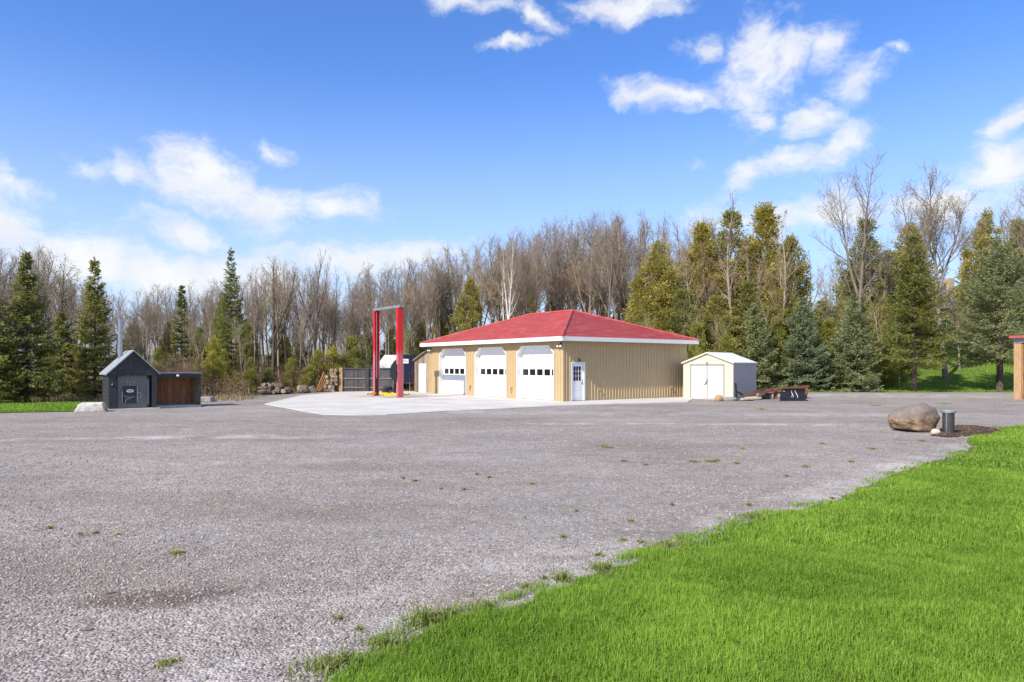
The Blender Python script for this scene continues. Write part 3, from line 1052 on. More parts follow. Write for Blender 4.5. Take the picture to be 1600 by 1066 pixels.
# hose reel hung on the near post
reel_c = PR + Vector((-.30, -.10, 1.55 + PADZ))
reel = empty('hose_reel', reel_c, math.radians(20), 'round black hose reel hung on the lift post', 'hose reel')
mb = MB()
ring = []
for k in range(24):
    t = 2 * math.pi * k / 24
    ring.append((math.sin(t) * .10, math.cos(t) * .22, math.sin(t) * .48 + .02))
mb = MB()
for xx, rr in ((-.11, .46), (.09, .46)):
    pts = [(rr * math.cos(2 * math.pi * k / 24) * .55, rr * math.sin(2 * math.pi * k / 24) * 1.15) for k in range(24)]
    mb.prism(pts, 'y', xx, xx + .025)
mb.build('flange', M['black_metal'], reel)
mb = MB()
for k in range(3):
    pts = [(.36 * math.cos(2 * math.pi * j / 20) * .55, -.07 + .06 * k, .36 * math.sin(2 * math.pi * j / 20) * 1.15) for j in range(21)]
    mb.tube(pts, .04, 6, cap=False)
mb.build('hose', M['rubber'], reel)
MB().box((.0, -.06, .05), (.34, .06, .13)).box((0, -.2, -.04), (.06, .2, .04)).build('bracket', M['black_metal'], reel)

# ------------------------------------------------------------------ fence, trailer and white cap behind the apron
FY = 53.3
fx0, fx1 = X_at(533, FY), X_at(615, FY)
fence = empty('board_fence', (fx0, FY, 0), 0.0, 'dark weathered board fence with brown rails beside the firewood', 'fence')
FL = fx1 - fx0
x = .18
while x < FL:
    w = RND.uniform(.135, .16)
    h = 1.78 + RND.uniform(-.03, .03)
    MB().box((x, .0 + RND.uniform(-.006, .006), .04), (x + w - .008, .028, h)).build('board', M['fence_dark'], fence)
    x += w
for z, m in ((1.72, 'fence_dark'), (.98, 'wood_rail'), (.30, 'wood_rail')):
    MB().box((.12, -.06, z - .05), (FL, -.012, z + .05)).build('rail', M[m], fence)
for px_, m in ((0.0, 'wood_tan'), (FL * .5, 'fence_dark')):
    MB().box((px_ - .13, -.14, 0), (px_ + .13, -.065 if px_ else .06, 1.80)).build('post', M[m], fence)

trailer = empty('cargo_trailer', (X_at(635, 53.4), 53.4, 0), math.radians(3), 'navy blue enclosed cargo trailer with white sticker parked by the lean-to', 'trailer')
mb = MB()
prof = [(-1.02, .62), (1.0, .62), (1.0, 2.78), (-.42, 2.78), (-1.02, 2.18)]
mb.prism(prof, 'y', 0, 4.2)
mb.build('body', M['navy_paint'], trailer, bevel=.02)
MB().box((-.99, -.03, .60), (.98, -.001, .70)).box((.80, -.02, .72), (.84, -.001, 2.5)).build('bumper', M['black_metal'], trailer)
st = MB().box((-.30, -.014, 2.12), (.16, -.002, 2.45)).build('sticker', M['white_paint'], trailer)
MB().box((-.26, -.018, 2.25), (.12, -.0145, 2.29)).box((-.26, -.018, 2.34), (.0, -.0145, 2.38)).build('sticker_lettering', M['shed_trim'], trailer)
MB().box((-.4, -.035, .64), (-.22, -.031, .68)).box((.1, -.035, .64), (.3, -.031, .68)).box((.75, -.035, .64), (.9, -.031, .68)).build('tail_light', M['red_plastic'], trailer)
for s in (-.92, .90):
    for yy in (1.6, 2.4):
        mb = MB()
        mb.tube([(s - .10, yy, .36), (s - .11, yy, .36), (s + .09, yy, .36), (s + .10, yy, .36)], [.28, .36, .36, .28], 18)
        wh = mb.build('tyre', M['rubber'], trailer)
        MB().tube([(s - .105, yy, .36), (s + .105, yy, .36)], .19, 12).build('rim', M['galv'], wh)
mb = MB().tube([(.25, -.02, .1), (.25, -.02, .62)], .035, 8).lathe([(.16, 0), (.16, .02), (.05, .05)], 10, (.25, -.02, .02))
mb.beam((-1.0, .6, .55), (-1.0, 3.9, .55), .1, .14).beam((.98, .6, .55), (.98, 3.9, .55), .1, .14)
mb.build('jack_stand', M['steel'], trailer)

capy = 57.0
cap = empty('white_camper', (X_at(604, capy), capy, 0), 0, 'white-roofed camper body standing behind the dark fence', 'camper')
mb = MB()
x0c, x1c = X_at(590, capy) - X_at(604, capy), X_at(640, capy) - X_at(604, capy)
mb.prism([(x0c, .5), (x1c, .5), (x1c, 2.80), (x0c + .55, 2.80), (x0c, 2.05)], 'y', 0, 3.6)
mb.build('body', M['white_paint'], cap, bevel=.03)
MB().box((x0c + .3, -.02, 1.2), (x1c - .5, -.003, 1.7)).build('window', M['dark_glass'], cap)
for s in (x0c + .5, x1c - .6):
    MB().tube([(s, .1, .34), (s, .34, .34)], .34, 16).build('tyre', M['rubber'], cap)


def tyre_mesh():
    mb = MB()
    R, r, w = .34, .20, .11
    prof = [(r, -w * .8), (R - .05, -w), (R, -w * .6), (R, w * .6), (R - .05, w), (r, w * .8), (r, -w * .8)]
    n = 20
    vs, fs = [], []
    for a, z in prof[:-1]:
        for k in range(n):
            t = 2 * math.pi * k / n
            vs.append((a * math.cos(t), a * math.sin(t), z + w))
    P = len(prof) - 1
    for i in range(P):
        for k in range(n):
            fs.append((i * n + k, i * n + (k + 1) % n, ((i + 1) % P) * n + (k + 1) % n, ((i + 1) % P) * n + k))
    mb.add(vs, fs)
    return mb


t0 = tyre_mesh().build('loose_tyre', M['rubber'])
for i, (px_, yy, zz, lb) in enumerate(((604, 50.2, 0, 'loose black tyre lying flat under another tyre behind the lift'), (606, 50.15, .225, 'loose black tyre lying on top of another tyre behind the lift'), (614.5, 49.9, 0, 'loose black tyre lying alone on the concrete behind the lift post'))):
    o = t0 if i == 0 else t0.copy()
    if i:
        COL.objects.link(o)
    o.location = (X_at(px_, yy), yy, PADZ + zz)
    o.rotation_euler = (0, 0, i)
    tag(o, lb, 'tyre', 'loose tyres behind the lift')

# ------------------------------------------------------------------ logs
def log_mesh(L, r, seed, split=False):
    rr = random.Random(seed)
    mb = MB()
    n = 9
    base = [r * rr.uniform(.85, 1.1) for _ in range(n)]
    if split:
        base = [b * (.55 if k < 4 else 1.05) for k, b in enumerate(base)]
    vs, fs, mi = [], [], []
    for t in (-.5, -.2, .15, .5):
        for k in range(n):
            a = 2 * math.pi * k / n
            q = base[k] * rr.uniform(.96, 1.05)
            vs.append((t * L, q * math.cos(a), q * math.sin(a)))
    for i in range(3):
        for k in range(n):
            fs.append((i * n + k, i * n + (k + 1) % n, (i + 1) * n + (k + 1) % n, (i + 1) * n + k))
    mb.add(vs, fs, 0)
    mb.add(vs[:n], [tuple(range(n - 1, -1, -1))], 1)
    mb.add(vs[3 * n:], [tuple(range(n))], 1)
    me = mb.build('log', [M['bark_log'], M['log_end']])
    d = me.data
    bpy.data.objects.remove(me)
    return d


LOGS = [log_mesh(RND.uniform(.40, .55), RND.uniform(.12, .19), i, i % 3 == 0) for i in range(7)]


def put_log(x, y, z, rz, label, group, tilt=0.0):
    o = link('log', RND.choice(LOGS))
    o.location = (x, y, z)
    o.rotation_euler = (RND.uniform(0, 6), tilt, rz)
    tag(o, label, 'log', group)


for i in range(64):
    px_ = RND.uniform(404, 452)
    yy = RND.uniform(49.2, 50.8)
    layer = 0 if i < 34 else (1 if i < 52 else 2)
    if layer:
        px_ = 428 + (px_ - 428) * (.85 if layer == 1 else .6)
        yy = 50 + (yy - 50) * .6
    put_log(X_at(px_, yy), yy, .13 + .22 * layer, RND.uniform(0, 3.1), 'cut log in the tumbled heap between the gravel and the wood', 'logs in the tumbled heap', RND.uniform(-.2, .2))
for i in range(26):
    px_ = RND.uniform(468, 490)
    yy = RND.uniform(51.2, 52.4)
    layer = 0 if i < 18 else 1
    put_log(X_at(px_, yy), yy, .13 + .2 * layer, RND.uniform(0, 3.1), 'cut log in the small low heap beside the concrete', 'logs in the small heap', RND.uniform(-.2, .2))
for r in range(7):
    for c in range(3 if r < 5 else 2):
        put_log(fx0 - .35 - .30 * c + RND.uniform(-.03, .03) - (.15 if r < 2 else 0), FY - .1 + RND.uniform(-.05, .05), .14 + r * .245, math.pi / 2 + RND.uniform(-.12, .12), 'split log stacked against the end post of the board fence', 'firewood stacked at the fence end')
for i in range(4):
    a = fx0 - 1.15 - .12 * i
    o = MB().beam((a - .35, FY - .3 + .1 * i, .03), (a + .25, FY - .15, 1.0 + .15 * i), .09, .05).build('leaning_board', M['plank_brown'])
    tag(o, 'brown board leaning on the stacked firewood', 'board', 'boards leaning on the firewood')

# ------------------------------------------------------------------ outdoor wood furnace in its little gabled house
fa = math.atan2(.60, .80)
FO = G(170.5, 641)
furn = empty('wood_furnace', (*FO, 0), fa, 'dark grey gabled outdoor wood furnace with tall steel chimney', 'wood furnace')
W_, D_, E_, P_ = 1.90, 2.0, 1.64, 2.58
MB().box((-.12, -.25, -.05), (W_ + .1, D_ + .1, .045)).build('slab', M['concrete'], furn)
mb = MB()
mb.box((-.0, .02, .045), (.05, D_, E_)).box((W_ - .05, .02, .045), (W_, D_, E_)).box((.05, D_ - .05, .045), (W_ - .05, D_, E_))
mb.build('side_wall', M['slate_siding'], furn)
for k in range(9):
    z = .10 + k * .17
    MB().box((-.018, .03, z), (-.002, D_ - .02, z + .155)).build('siding_board', M['slate_siding'], furn)
for x0_, x1_ in ((-.005, .30), (W_ - .20, W_ + .005)):
    MB().box((x0_, -.03, .045), (x1_, .02, E_)).build('front_jamb', M['slate_siding'], furn)
# gable boards
nb = 6
for k in range(nb):
    z0 = E_ - .12 + k * (P_ - E_ + .06) / nb
    z1 = E_ - .12 + (k + 1) * (P_ - E_ + .06) / nb - .008

    def half(z):
        return max(.02, (W_ / 2) * min(1, (P_ - .02 - z) / (P_ - E_)))
    a, b = half(z0), half(z1)
    MB().prism([(W_ / 2 - a, z0), (W_ / 2 + a, z0), (W_ / 2 + b, z1), (W_ / 2 - b, z1)], 'y', -.035 - .006 * (k % 2), .02).build('gable_board', M['slate_siding'], furn)
froof = MB()
for s in (-1, 1):
    e = (W_ / 2 + s * (W_ / 2 + .13), E_ - .10)
    p = (W_ / 2, P_ + .02)
    froof.add([(e[0], -.16, e[1]), (p[0], -.16, p[1]), (p[0], D_ + .15, p[1]), (e[0], D_ + .15, e[1]),
               (e[0], -.16, e[1] + .06), (p[0], -.16, p[1] + .06), (p[0], D_ + .15, p[1] + .06), (e[0], D_ + .15, e[1] + .06)],
              [(3, 2, 1, 0), (4, 5, 6, 7), (0, 1, 5, 4), (1, 2, 6, 5), (2, 3, 7, 6), (3, 0, 4, 7)])
froof.build('roof', M['shingle_grey'], furn)
ch = MB().tube([(.62, 1.35, 2.0), (.62, 1.35, 4.15)], .10, 14).build('chimney', M['steel'], furn, smooth=False)
for z in (2.75, 3.45, 4.1):
    MB().tube([(.62, 1.35, z), (.62, 1.35, z + .05)], .108, 14).build('chimney_band', M['galv'], ch)
MB().tube([(.62, 1.35, 4.15), (.62, 1.35, 4.16)], .085, 14).build('flue', M['dark_gap'], ch)
# the furnace front: sheet-metal face, firebox door, oval badge, latch, hinges
fb = MB().box((.34, .10, .05), (W_ - .38, .16, E_ - .10)).box((.30, .40, .05), (W_ - .2, .45, E_)).build('furnace_front', M['furnace_grey'], furn)
MB().box((W_ - .36, .12, .2), (W_ - .31, .17, 1.35)).build('pipe', M['galv'], fb)
fd = MB().box((.56, .02, .28), (1.10, .10, 1.03)).build('firebox_door', M['black_metal'], furn, bevel=.02)
oval = [(.83 + .145 * math.cos(2 * math.pi * k / 20), .83 + .075 * math.sin(2 * math.pi * k / 20)) for k in range(20)]
bd = MB().prism(oval, 'y', .002, .02).build('badge', M['white_paint'], fd)
MB().beam((.74, 0, .84), (.92, 0, .85), .004, .018).beam((.78, 0, .81), (.88, 0, .815), .004, .016).build('badge_lettering', M['black_metal'], fd)
MB().tube([(.56, .0, .62), (.70, -.02, .56), (.86, -.02, .54), (.98, -.02, .57)], .016, 6).tube([(.62, -.01, .3), (.66, -.02, .46), (.86, -.02, .50)], .014, 6).build('latch_bar', M['steel'], fd)
MB().box((1.10, .03, .3), (1.13, .09, 1.02)).box((1.13, .04, .72), (1.26, .06, .74)).box((1.13, .04, .52), (1.26, .06, .54)).box((1.25, .04, .52), (1.27, .06, .74)).build('hinge', M['steel'], furn)
MB().box((.50, .03, .3), (.53, .09, .8)).build('hinge', M['steel'], furn)
MB().lathe([(.14, 0), (.14, .05), (.10, .07)], 14, (0, 0, 0)).build('draft_fan', M['black_metal'], furn).matrix_basis = Matrix.Translation((.48, -.03, E_ - .02)) @ Matrix.Rotation(math.radians(90), 4, 'X')
for xx in (.72, .84, .95):
    MB().box((xx, .085, 1.05), (xx + .012, .10, 1.28)).build('drip_streak', M['steel'], fb)
MB().lathe([(.05, 0), (.06, .06), (.03, .12)], 10, (.13, -.06, 1.05)).build('thermometer', M['black_metal'], furn)

# open wood store beside it
WS = Vector((FO[0], FO[1], 0)) + Vector((.8, .6, 0)) * (W_ + .03) + Vector((-.6, .8, 0)) * .55
wood = empty('wood_store', (*WS[:2], 0), fa, 'open-fronted brown plank wood store beside the furnace', 'wood store')
WL, WD, WH = 1.92, 1.5, 1.60
MB().box((-.02, -.10, -.05), (WL + .05, WD, .09)).build('slab', M['concrete'], wood)
k = 0
x = .02
while x < WL - .03:
    w = RND.uniform(.14, .2)
    MB().box((x, WD - .06 + RND.uniform(-.008, .008), .09), (min(x + w - .006, WL - .02), WD - .03, WH - .05)).build('plank', M['plank_brown'], wood)
    x += w
yy = .1
while yy < WD - .08:
    w = RND.uniform(.16, .2)
    MB().box((WL - .07, yy, .09), (WL - .04, min(yy + w - .006, WD - .07), WH - .06)).build('plank', M['wood_tan'], wood)  # paler wood stands in for sunlight on the right inner wall
    MB().box((.0, yy, .09), (.03, min(yy + w - .006, WD - .07), WH - .06)).build('plank', M['plank_brown'], wood)
    yy += w
MB().box((WL - .10, -.02, .09), (WL + .06, .10, WH - .06)).build('post', M['slate_siding'], wood)
MB().box((WL - .035, .10, .09), (WL + .03, WD, WH - .06)).build('side_wall', M['slate_siding'], wood)
MB().box((-.02, -.04, WH - .20), (WL + .06, .015, WH - .04)).build('header', M['slate_siding'], wood)
MB().add([(-.03, -.12, WH + .0), (WL + .1, -.12, WH + .0), (WL + .1, WD + .1, WH - .04), (-.03, WD + .1, WH - .04), (-.03, -.12, WH + .05), (WL + .1, -.12, WH + .05), (WL + .1, WD + .1, WH + .01), (-.03, WD + .1, WH + .01)],
         [(3, 2, 1, 0), (4, 5, 6, 7), (0, 1, 5, 4), (1, 2, 6, 5), (2, 3, 7, 6), (3, 0, 4, 7)]).build('roof', M['galv'], wood)
MB().lathe([(.05, 0), (.07, -.06), (.05, -.1)], 10, (WL * .5, -.09, WH - .06)).build('lamp', M['lamp_glass'], wood)


def rock(name, sx, sy, sz, seed, m, sub=3, rough=.16, flat=.35):
    bm = bmesh.new()
    bmesh.ops.create_icosphere(bm, subdivisions=sub, radius=1.0)
    from mathutils import noise as mn
    off = Vector((seed * 3.1, seed * 1.7, seed * .9))
    for v in bm.verts:
        n = v.co.normalized()
        d = 1 + rough * 2.2 * mn.noise(n * 1.1 + off) + rough * mn.noise(n * 2.6 + off) + rough * .45 * mn.noise(n * 6 + off)
        p = n * d
        # flattened facets
        p = Vector([math.copysign(abs(c) ** (1 - flat * .6), c) for c in p])
        v.co = Vector((p.x * sx, p.y * sy, max(p.z, -.62) * sz))
    me = bpy.data.meshes.new(name)
    bm.to_mesh(me)
    bm.free()
    me.materials.append(m)
    me.polygons.foreach_set('use_smooth', [True] * len(me.polygons))
    return link(name, me)


def block(name, lx, ly, lz, seed, m):
    """roughly squared quarry block"""
    from mathutils import noise as mn
    r = random.Random(seed)
    bm = bmesh.new()
    bmesh.ops.create_cube(bm, size=1.0)
    for v in bm.verts:
        k_ = 1.0 if v.co.z < 0 else r.uniform(.72, .95)
        v.co = Vector((v.co.x * lx * k_ + r.uniform(-.05, .05), v.co.y * ly * k_ + r.uniform(-.05, .05), (v.co.z + .5) * lz + (r.uniform(-.06, .03) if v.co.z > 0 else 0)))
    bmesh.ops.bevel(bm, geom=bm.edges[:], offset=.05, segments=1, affect='EDGES')
    bmesh.ops.triangulate(bm, faces=bm.faces[:])
    bmesh.ops.subdivide_edges(bm, edges=bm.edges[:], cuts=2, use_grid_fill=True)
    for v in bm.verts:
        v.co += Vector((mn.noise(v.co * 5 + Vector((seed, 0, 0))), mn.noise(v.co * 5 + Vector((0, seed, 0))), mn.noise(v.co * 5 + Vector((0, 0, seed))))) * .03
    me = bpy.data.meshes.new(name)
    bm.to_mesh(me)
    bm.free()
    me.materials.append(m)
    return link(name, me)


o = block('limestone_block', 1.15, .8, .42, 3, M['limestone'])
o.location = (G(137, 644)[0], G(137, 644)[1] + .3, -.03)
o.rotation_euler = (0, 0, .35)
tag(o, 'pale squarish limestone block on the grass edge beside the furnace', 'rock')
o = block('limestone_block', .85, .6, .32, 8, M['rock_grey'])
o.location = (*G(323, 628), -.03)
tag(o, 'grey flat-topped stone block at the end of the wood store', 'rock')

# ------------------------------------------------------------------ garden shed
SA = math.radians(-42.3)
SC0 = (X_at(1145.5, 40.4), 40.4)              # near corner
shed = empty('garden_shed', (*SC0, 0), SA, 'small cream metal garden shed with white double doors', 'shed')
# local: x runs to the right along the front (towards the camera), -x is the left end; y runs back along the side
SW, SD, SE, SP = 3.15, 3.1, 2.12, 2.70


def sp(x):
    return SE + (SP - SE) * (1 - abs(x + SW / 2) / (SW / 2))


DX0, DX1, DZ = -SW + .52, -.58, 1.98
mb = MB()
mb.prism([(-SW, .05), (DX0, .05), (DX0, DZ), (DX1, DZ), (DX1, .05), (0, .05), (0, SE), (-SW / 2, SP), (-SW, SE)], 'y', 0, .03)
mb.build('front_wall', M['shed_cream'], shed)
mb = MB()
n = 14
pts = []
for i in range(n):
    a = .02 + (SD - .04) * i / n
    w = (SD - .04) / n
    pts += [(a, 0), (a + w * .35, 0), (a + w * .42, .018), (a + w * .93, .018)]
for (a, da), (b, db) in zip(pts, pts[1:] + [(SD - .02, 0)]):
    mb.add([(da, a, .05), (db, b, .05), (db, b, SE - .0), (da, a, SE - .0)], [(0, 1, 2, 3)])
mb.add([(-SW, 0, .05), (-SW, SD, .05), (-SW, SD, SE), (-SW, 0, SE)], [(0, 1, 2, 3)])
mb.add([(-SW, SD, .05), (0, SD, .05), (0, SD, SE), (-SW / 2, SD, SP), (-SW, SD, SE)], [(0, 1, 2, 3, 4)])
mb.build('side_wall', M['shed_shaded'], shed)
MB().box((-.03, -.012, .05), (.028, .05, SE)).build('corner_trim', M['shed_shaded'], shed)
MB().box((.012, SD - .06, .05), (.03, SD, SE)).build('corner_trim', M['shed_shaded'], shed)
MB().box((.0, 0.05, SE - .13), (.026, SD, SE - .02)).build('eave_trim', M['shed_shaded'], shed)
for a, b in ((DX0 + .02, (DX0 + DX1) / 2 - .02), ((DX0 + DX1) / 2 + .02, DX1 - .02)):
    mb = MB().box((a, .002, .07), (b, .022, DZ - .03))
    for kk in range(1, 4):
        xx = a + (b - a) * kk / 4
        mb.box((xx - .015, -.006, .1), (xx + .015, .003, DZ - .06))
    mb.build('door', M['shed_white'], shed)
MB().box((DX0 - .05, -.012, .05), (DX0 + .012, .0, DZ + .05)).box((DX1 - .012, -.012, .05), (DX1 + .05, 0, DZ + .05)).box((DX0 + .012, -.012, DZ - .02), (DX1 - .012, 0, DZ + .05)).box(((DX0 + DX1) / 2 - .032, -.014, .05), ((DX0 + DX1) / 2 + .032, .001, DZ - .02)).build('door_track', M['shed_trim'], shed)
cxm = (DX0 + DX1) / 2
MB().box((cxm - .05, -.03, .95), (cxm + .05, -.012, 1.17)).beam((cxm - .03, -.04, 1.02), (cxm - .15, -.05, .82), .03, .05).build('door_handle', M['shed_trim'], shed)
MB().box((cxm - .07, -.02, DZ + .07), (cxm + .07, -.002, DZ + .17)).build('name_plate', M['shed_trim'], shed)
for s in (-1, 1):
    ex = -SW / 2 + s * (SW / 2 + .08)
    ez = SE - .03
    mb = MB()
    px0, pz0 = -SW / 2, SP + .0
    nseg = 7
    for kk in range(nseg):
        ya, yb = -.08 + (SD + .16) * kk / nseg, -.08 + (SD + .16) * (kk + 1) / nseg - .012
        mb.add([(ex, ya, ez), (px0, ya, pz0), (px0, yb, pz0), (ex, yb, ez), (ex, ya, ez + .045), (px0, ya, pz0 + .045), (px0, yb, pz0 + .045), (ex, yb, ez + .045)],
               [(3, 2, 1, 0), (4, 5, 6, 7), (0, 1, 5, 4), (1, 2, 6, 5), (2, 3, 7, 6), (3, 0, 4, 7)])
    mb.build('roof_panel', M['shed_white'], shed)
    MB().beam((ex, -.09, ez + .01), (px0, -.09, pz0 + .01), .03, .09).build('rake_trim', M['shed_cream'], shed)
MB().box((-SW - .1, -.3, -.05), (.1, SD + .1, .05)).build('base_slab', M['concrete'], shed)

# stones along the shed front
for i, (px_, py_, sx, sz, m, lb) in enumerate(((1123, 627.0, .24, .24, 'wood_tan', 'round brown stone in front of the shed corner'), (1138, 626, .5, .15, 'rock_grey', 'low grey stone between the round brown stone and the trailer frame'))):
    o = rock('field_stone', sx, sx * .8, sz, 11 + i, M[m], 2, .1, .2)
    gx, gy = G(px_, py_)
    o.location = (gx, gy, sz * .5)
    tag(o, lb, 'stone')

# ------------------------------------------------------------------ rusty trailer frame and plow blade
TF = 40.2
tf = empty('trailer_frame', (X_at(1205, TF), TF, 0), 0.0, 'rusty steel trailer frame with jack lying beside the shed', 'trailer frame')


def tfp(px_, py_, yy):
    return (X_at(px_, yy) - X_at(1205, TF), yy - TF, Z_at(py_, yy))


for (a, b, w, h) in ((tfp(1158, 616.5, 40.0), tfp(1262, 604.5, 42.0), .10, .11), (tfp(1190, 609.6, 42.0), tfp(1264, 603.5, 43.0), .10, .10)):
    MB().beam(a, b, w, h).build('side_rail', M['rust'], tf)
for px0, py0, y0_, px1, py1, y1_ in ((1172, 614.5, 40.3, 1193, 609.5, 42.0), (1196, 612, 40.75, 1214, 607.8, 42.6), (1222, 609, 41.2, 1236, 606, 42.85), (1250, 606.2, 41.8, 1258, 604.5, 43.1)):
    MB().beam(tfp(px0, py0, y0_), tfp(px1, py1, y1_), .09, .12).build('cross_member', M['rust'], tf)
MB().beam(tfp(1196, 615.5, 41.0), tfp(1232, 613.0, 41.6), .12, .10).build('axle', M['rust'], tf)
ax = tfp(1196, 618.5, 41.0)
MB().tube([(ax[0] - .30, ax[1], .20), (ax[0] + .30, ax[1] + .1, .20)], .19, 12).build('hub', M['bark_dark'], tf)
for q in (tfp(1212, 620, 41.2), tfp(1258, 616, 42.4)):
    MB().box((q[0] - .09, q[1] - .09, 0), (q[0] + .09, q[1] + .09, .62 if q[0] < 1 else .68)).build('support_block', M['rust'], tf)
jq = tfp(1151, 625, 39.7)
MB().tube([(jq[0] - .06, jq[1], .98), (jq[0], jq[1], .03)], .055, 8).box((jq[0] - .09, jq[1] - .09, .0), (jq[0] + .09, jq[1] + .09, .03)).beam((jq[0], jq[1], .5), tfp(1160, 616.5, 40.0), .06, .08).build('jack', M['plow_black'], tf)
MB().tube([tfp(1152, 627.5, 39.2), tfp(1165, 627, 39.3), tfp(1177, 626.6, 39.3)], .045, 6).tube([tfp(1170, 624, 39.5), tfp(1170.5, 628, 39.5)], .02, 6).build('tow_bar', M['plow_black'], tf)
o = MB().beam((X_at(1158, 39.9), 39.9, .07), (X_at(1187, 40.4), 40.4, .12), .3, .09).beam((X_at(1162, 40.2), 40.2, .14), (X_at(1183, 40.3), 40.3, .17), .2, .06).build('scrap_board', M['pale_stone'])
tag(o, 'pale split boards lying under the rusty frame', 'boards')

pb = (X_at(1236, 39.4), 39.4)
plow = empty('plow_blade', (*pb, 0), math.radians(4), 'black curved plow blade with white scuffs leaning on the rusty frame', 'plow blade')
PW = 1.56
mb = MB()
prof = [(-.34, .03), (-.22, .14), (-.13, .30), (-.09, .46), (-.12, .62), (-.17, .68)]
n = len(prof)
vs, fs = [], []
for s, t in ((0, 0), (1, .035)):
    for xe in (-1, 1):
        for (a, z) in prof:
            w = PW / 2 * (1.0 if xe > 0 else 1.0) - (.34 * z if xe < 0 else .10 * (.7 - z))
            vs.append((xe * w, a + t, z))
for i in range(n - 1):
    fs.append((i, i + 1, n + i + 1, n + i))
    fs.append((2 * n + i, 3 * n + i, 3 * n + i + 1, 2 * n + i + 1))
    fs.append((i, 2 * n + i, 2 * n + i + 1, i + 1))
    fs.append((n + i, n + i + 1, 3 * n + i + 1, 3 * n + i))
fs += [(0, n, 3 * n, 2 * n), (n - 1, 3 * n - 1, 4 * n - 1, 2 * n - 1)]
mb.add(vs, fs)
mb.build('blade', M['plow_black'], plow, smooth=False)
MB().box((-PW / 2 - .02, -.38, .0), (PW / 2 + .02, -.30, .05)).build('cutting_edge', M['black_metal'], plow)


def on_blade(z):
    for (a0, z0), (a1, z1) in zip(prof, prof[1:]):
        if z0 <= z <= z1:
            return a0 + (a1 - a0) * (z - z0) / (z1 - z0) - .006
    return prof[-1][0]


for pl in (((-.04, .56), (.0, .42), (.06, .30), (.02, .2)), ((.16, .58), (.24, .42), (.30, .28), (.27, .17)), ((-.52, .55), (-.40, .53)), ((.0, .30), (-.08, .2))):
    mb = MB()
    for (xa, za), (xb, zb_) in zip(pl, pl[1:]):
        ns = 4
        for i in range(ns):
            t0_, t1_ = i / ns, (i + 1) / ns
            z0_, z1_ = za + (zb_ - za) * t0_, za + (zb_ - za) * t1_
            x0_, x1_ = xa + (xb - xa) * t0_, xa + (xb - xa) * t1_
            mb.beam((x0_, on_blade(z0_), z0_), (x1_, on_blade(z1_), z1_), .035, .006, up=(0, 1, .3))
    mb.build('scuff_mark', M['paint_mark'], plow)
MB().beam((-.2, -.05, .35), (-.2, .5, .38), .08, .1).beam((.3, -.05, .35), (.3, .5, .38), .08, .1).beam((.1, -.06, .06), (.95, .15, .10), .06, .05).beam((.9, .1, .1), (1.0, .1, .5), .05, .05).build('push_frame', M['rust'], plow)

# ------------------------------------------------------------------ boulder, well casing, mulch
bx, by = G(1434, 675)
o = rock('boulder', .70, .58, .54, 5, M['boulder_rock'], 4, .15, .35)
for v in o.data.vertices:
    c = v.co
    # higher to the right, running out low on the left, broken face on the right
    c.z *= 1.0 + .28 * max(-1, min(1, c.x / .6))
    c.x = min(c.x, .62 + .10 * c.z)
o.location = (bx, by + .25, .30)
o.rotation_euler = (0, math.radians(4), .3)
o.scale = (.93, .93, .95)
tag(o, 'large rounded grey boulder with tan layered foot beside the well casing', 'boulder')
o = rock('pale_stone', .135, .11, .11, 21, M['pale_stone'], 2, .08, .1)
o.location = (*G(1462, 679), .06)
tag(o, 'small pale round stone at the foot of the boulder', 'stone')
wx, wy = G(1482, 676.5)
well = empty('well_casing', (wx, wy, 0), 0.4, 'dark capped steel well casing pipe beside the boulder', 'well')
MB().lathe([(.155, -.05), (.155, .60)], 22).build('casing', M['casing'], well, smooth=False)
MB().lathe([(.178, .585), (.182, .60), (.182, .645), (.165, .665), (.06, .675)], 22).build('cap', M['casing_cap'], well)
MB().tube([(-.165, -.06, .0), (-.165, -.06, .60)], .022, 6).build('conduit', M['steel'], well)
for k in range(6):
    t = k * math.pi / 3
    MB().tube([(.182 * math.cos(t), .182 * math.sin(t), .622), (.205 * math.cos(t), .205 * math.sin(t), .622)], .014, 6).build('bolt', M['steel'], well)
mul = [G(1455, 681), G(1480, 684), G(1506, 682), G(1540, 680), G(1562, 675), G(1556, 670), G(1530, 666), G(1500, 664.5), G(1474, 668)]
MULCH = wiggle(mul, .3, .06, 3)
flat_poly('mulch_bed', MULCH, 0.018, M['mulch'])

# ------------------------------------------------------------------ open building at the right edge
OB = (X_at(1584, 41.0), 41.0)
ob = empty('open_shelter', (*OB, 0), math.radians(-37), 'open-fronted shelter with tan corner post and red roof edge', 'shelter')
MB().box((0, 0, 0), (.36, .20, 3.28)).build('corner_post', M['wood_tan'], ob)
MB().box((.36, .05, 0), (.46, .20, 3.28)).build('corner_post', M['plank_brown'], ob)
for k in range(11):
    MB().box((.47, .55, .02 + k * .30), (7.0, .60, .02 + k * .30 + .29)).build('wall_plank', M['plank_brown'], ob)
for k in range(13):
    MB().box((.0 + .02, .22 + k * .38, .02), (.06, .22 + k * .38 + .37, 3.27)).build('wall_plank', M['wood_tan'], ob)
MB().box((-.10, -.12, 3.40), (7.5, .06, 3.56)).box((.0, -.05, 3.28), (7.2, .25, 3.40)).build('fascia', M['galv'], ob)
MB().box((-.22, -.30, 3.56), (7.6, 6.0, 3.64)).box((-.22, -.32, 3.54), (7.6, -.30, 3.68)).build('roof', M['roof_red'], ob)
MB().box((6.9, .0, 0), (7.2, .20, 3.28)).build('corner_post', M['wood_tan'], ob)

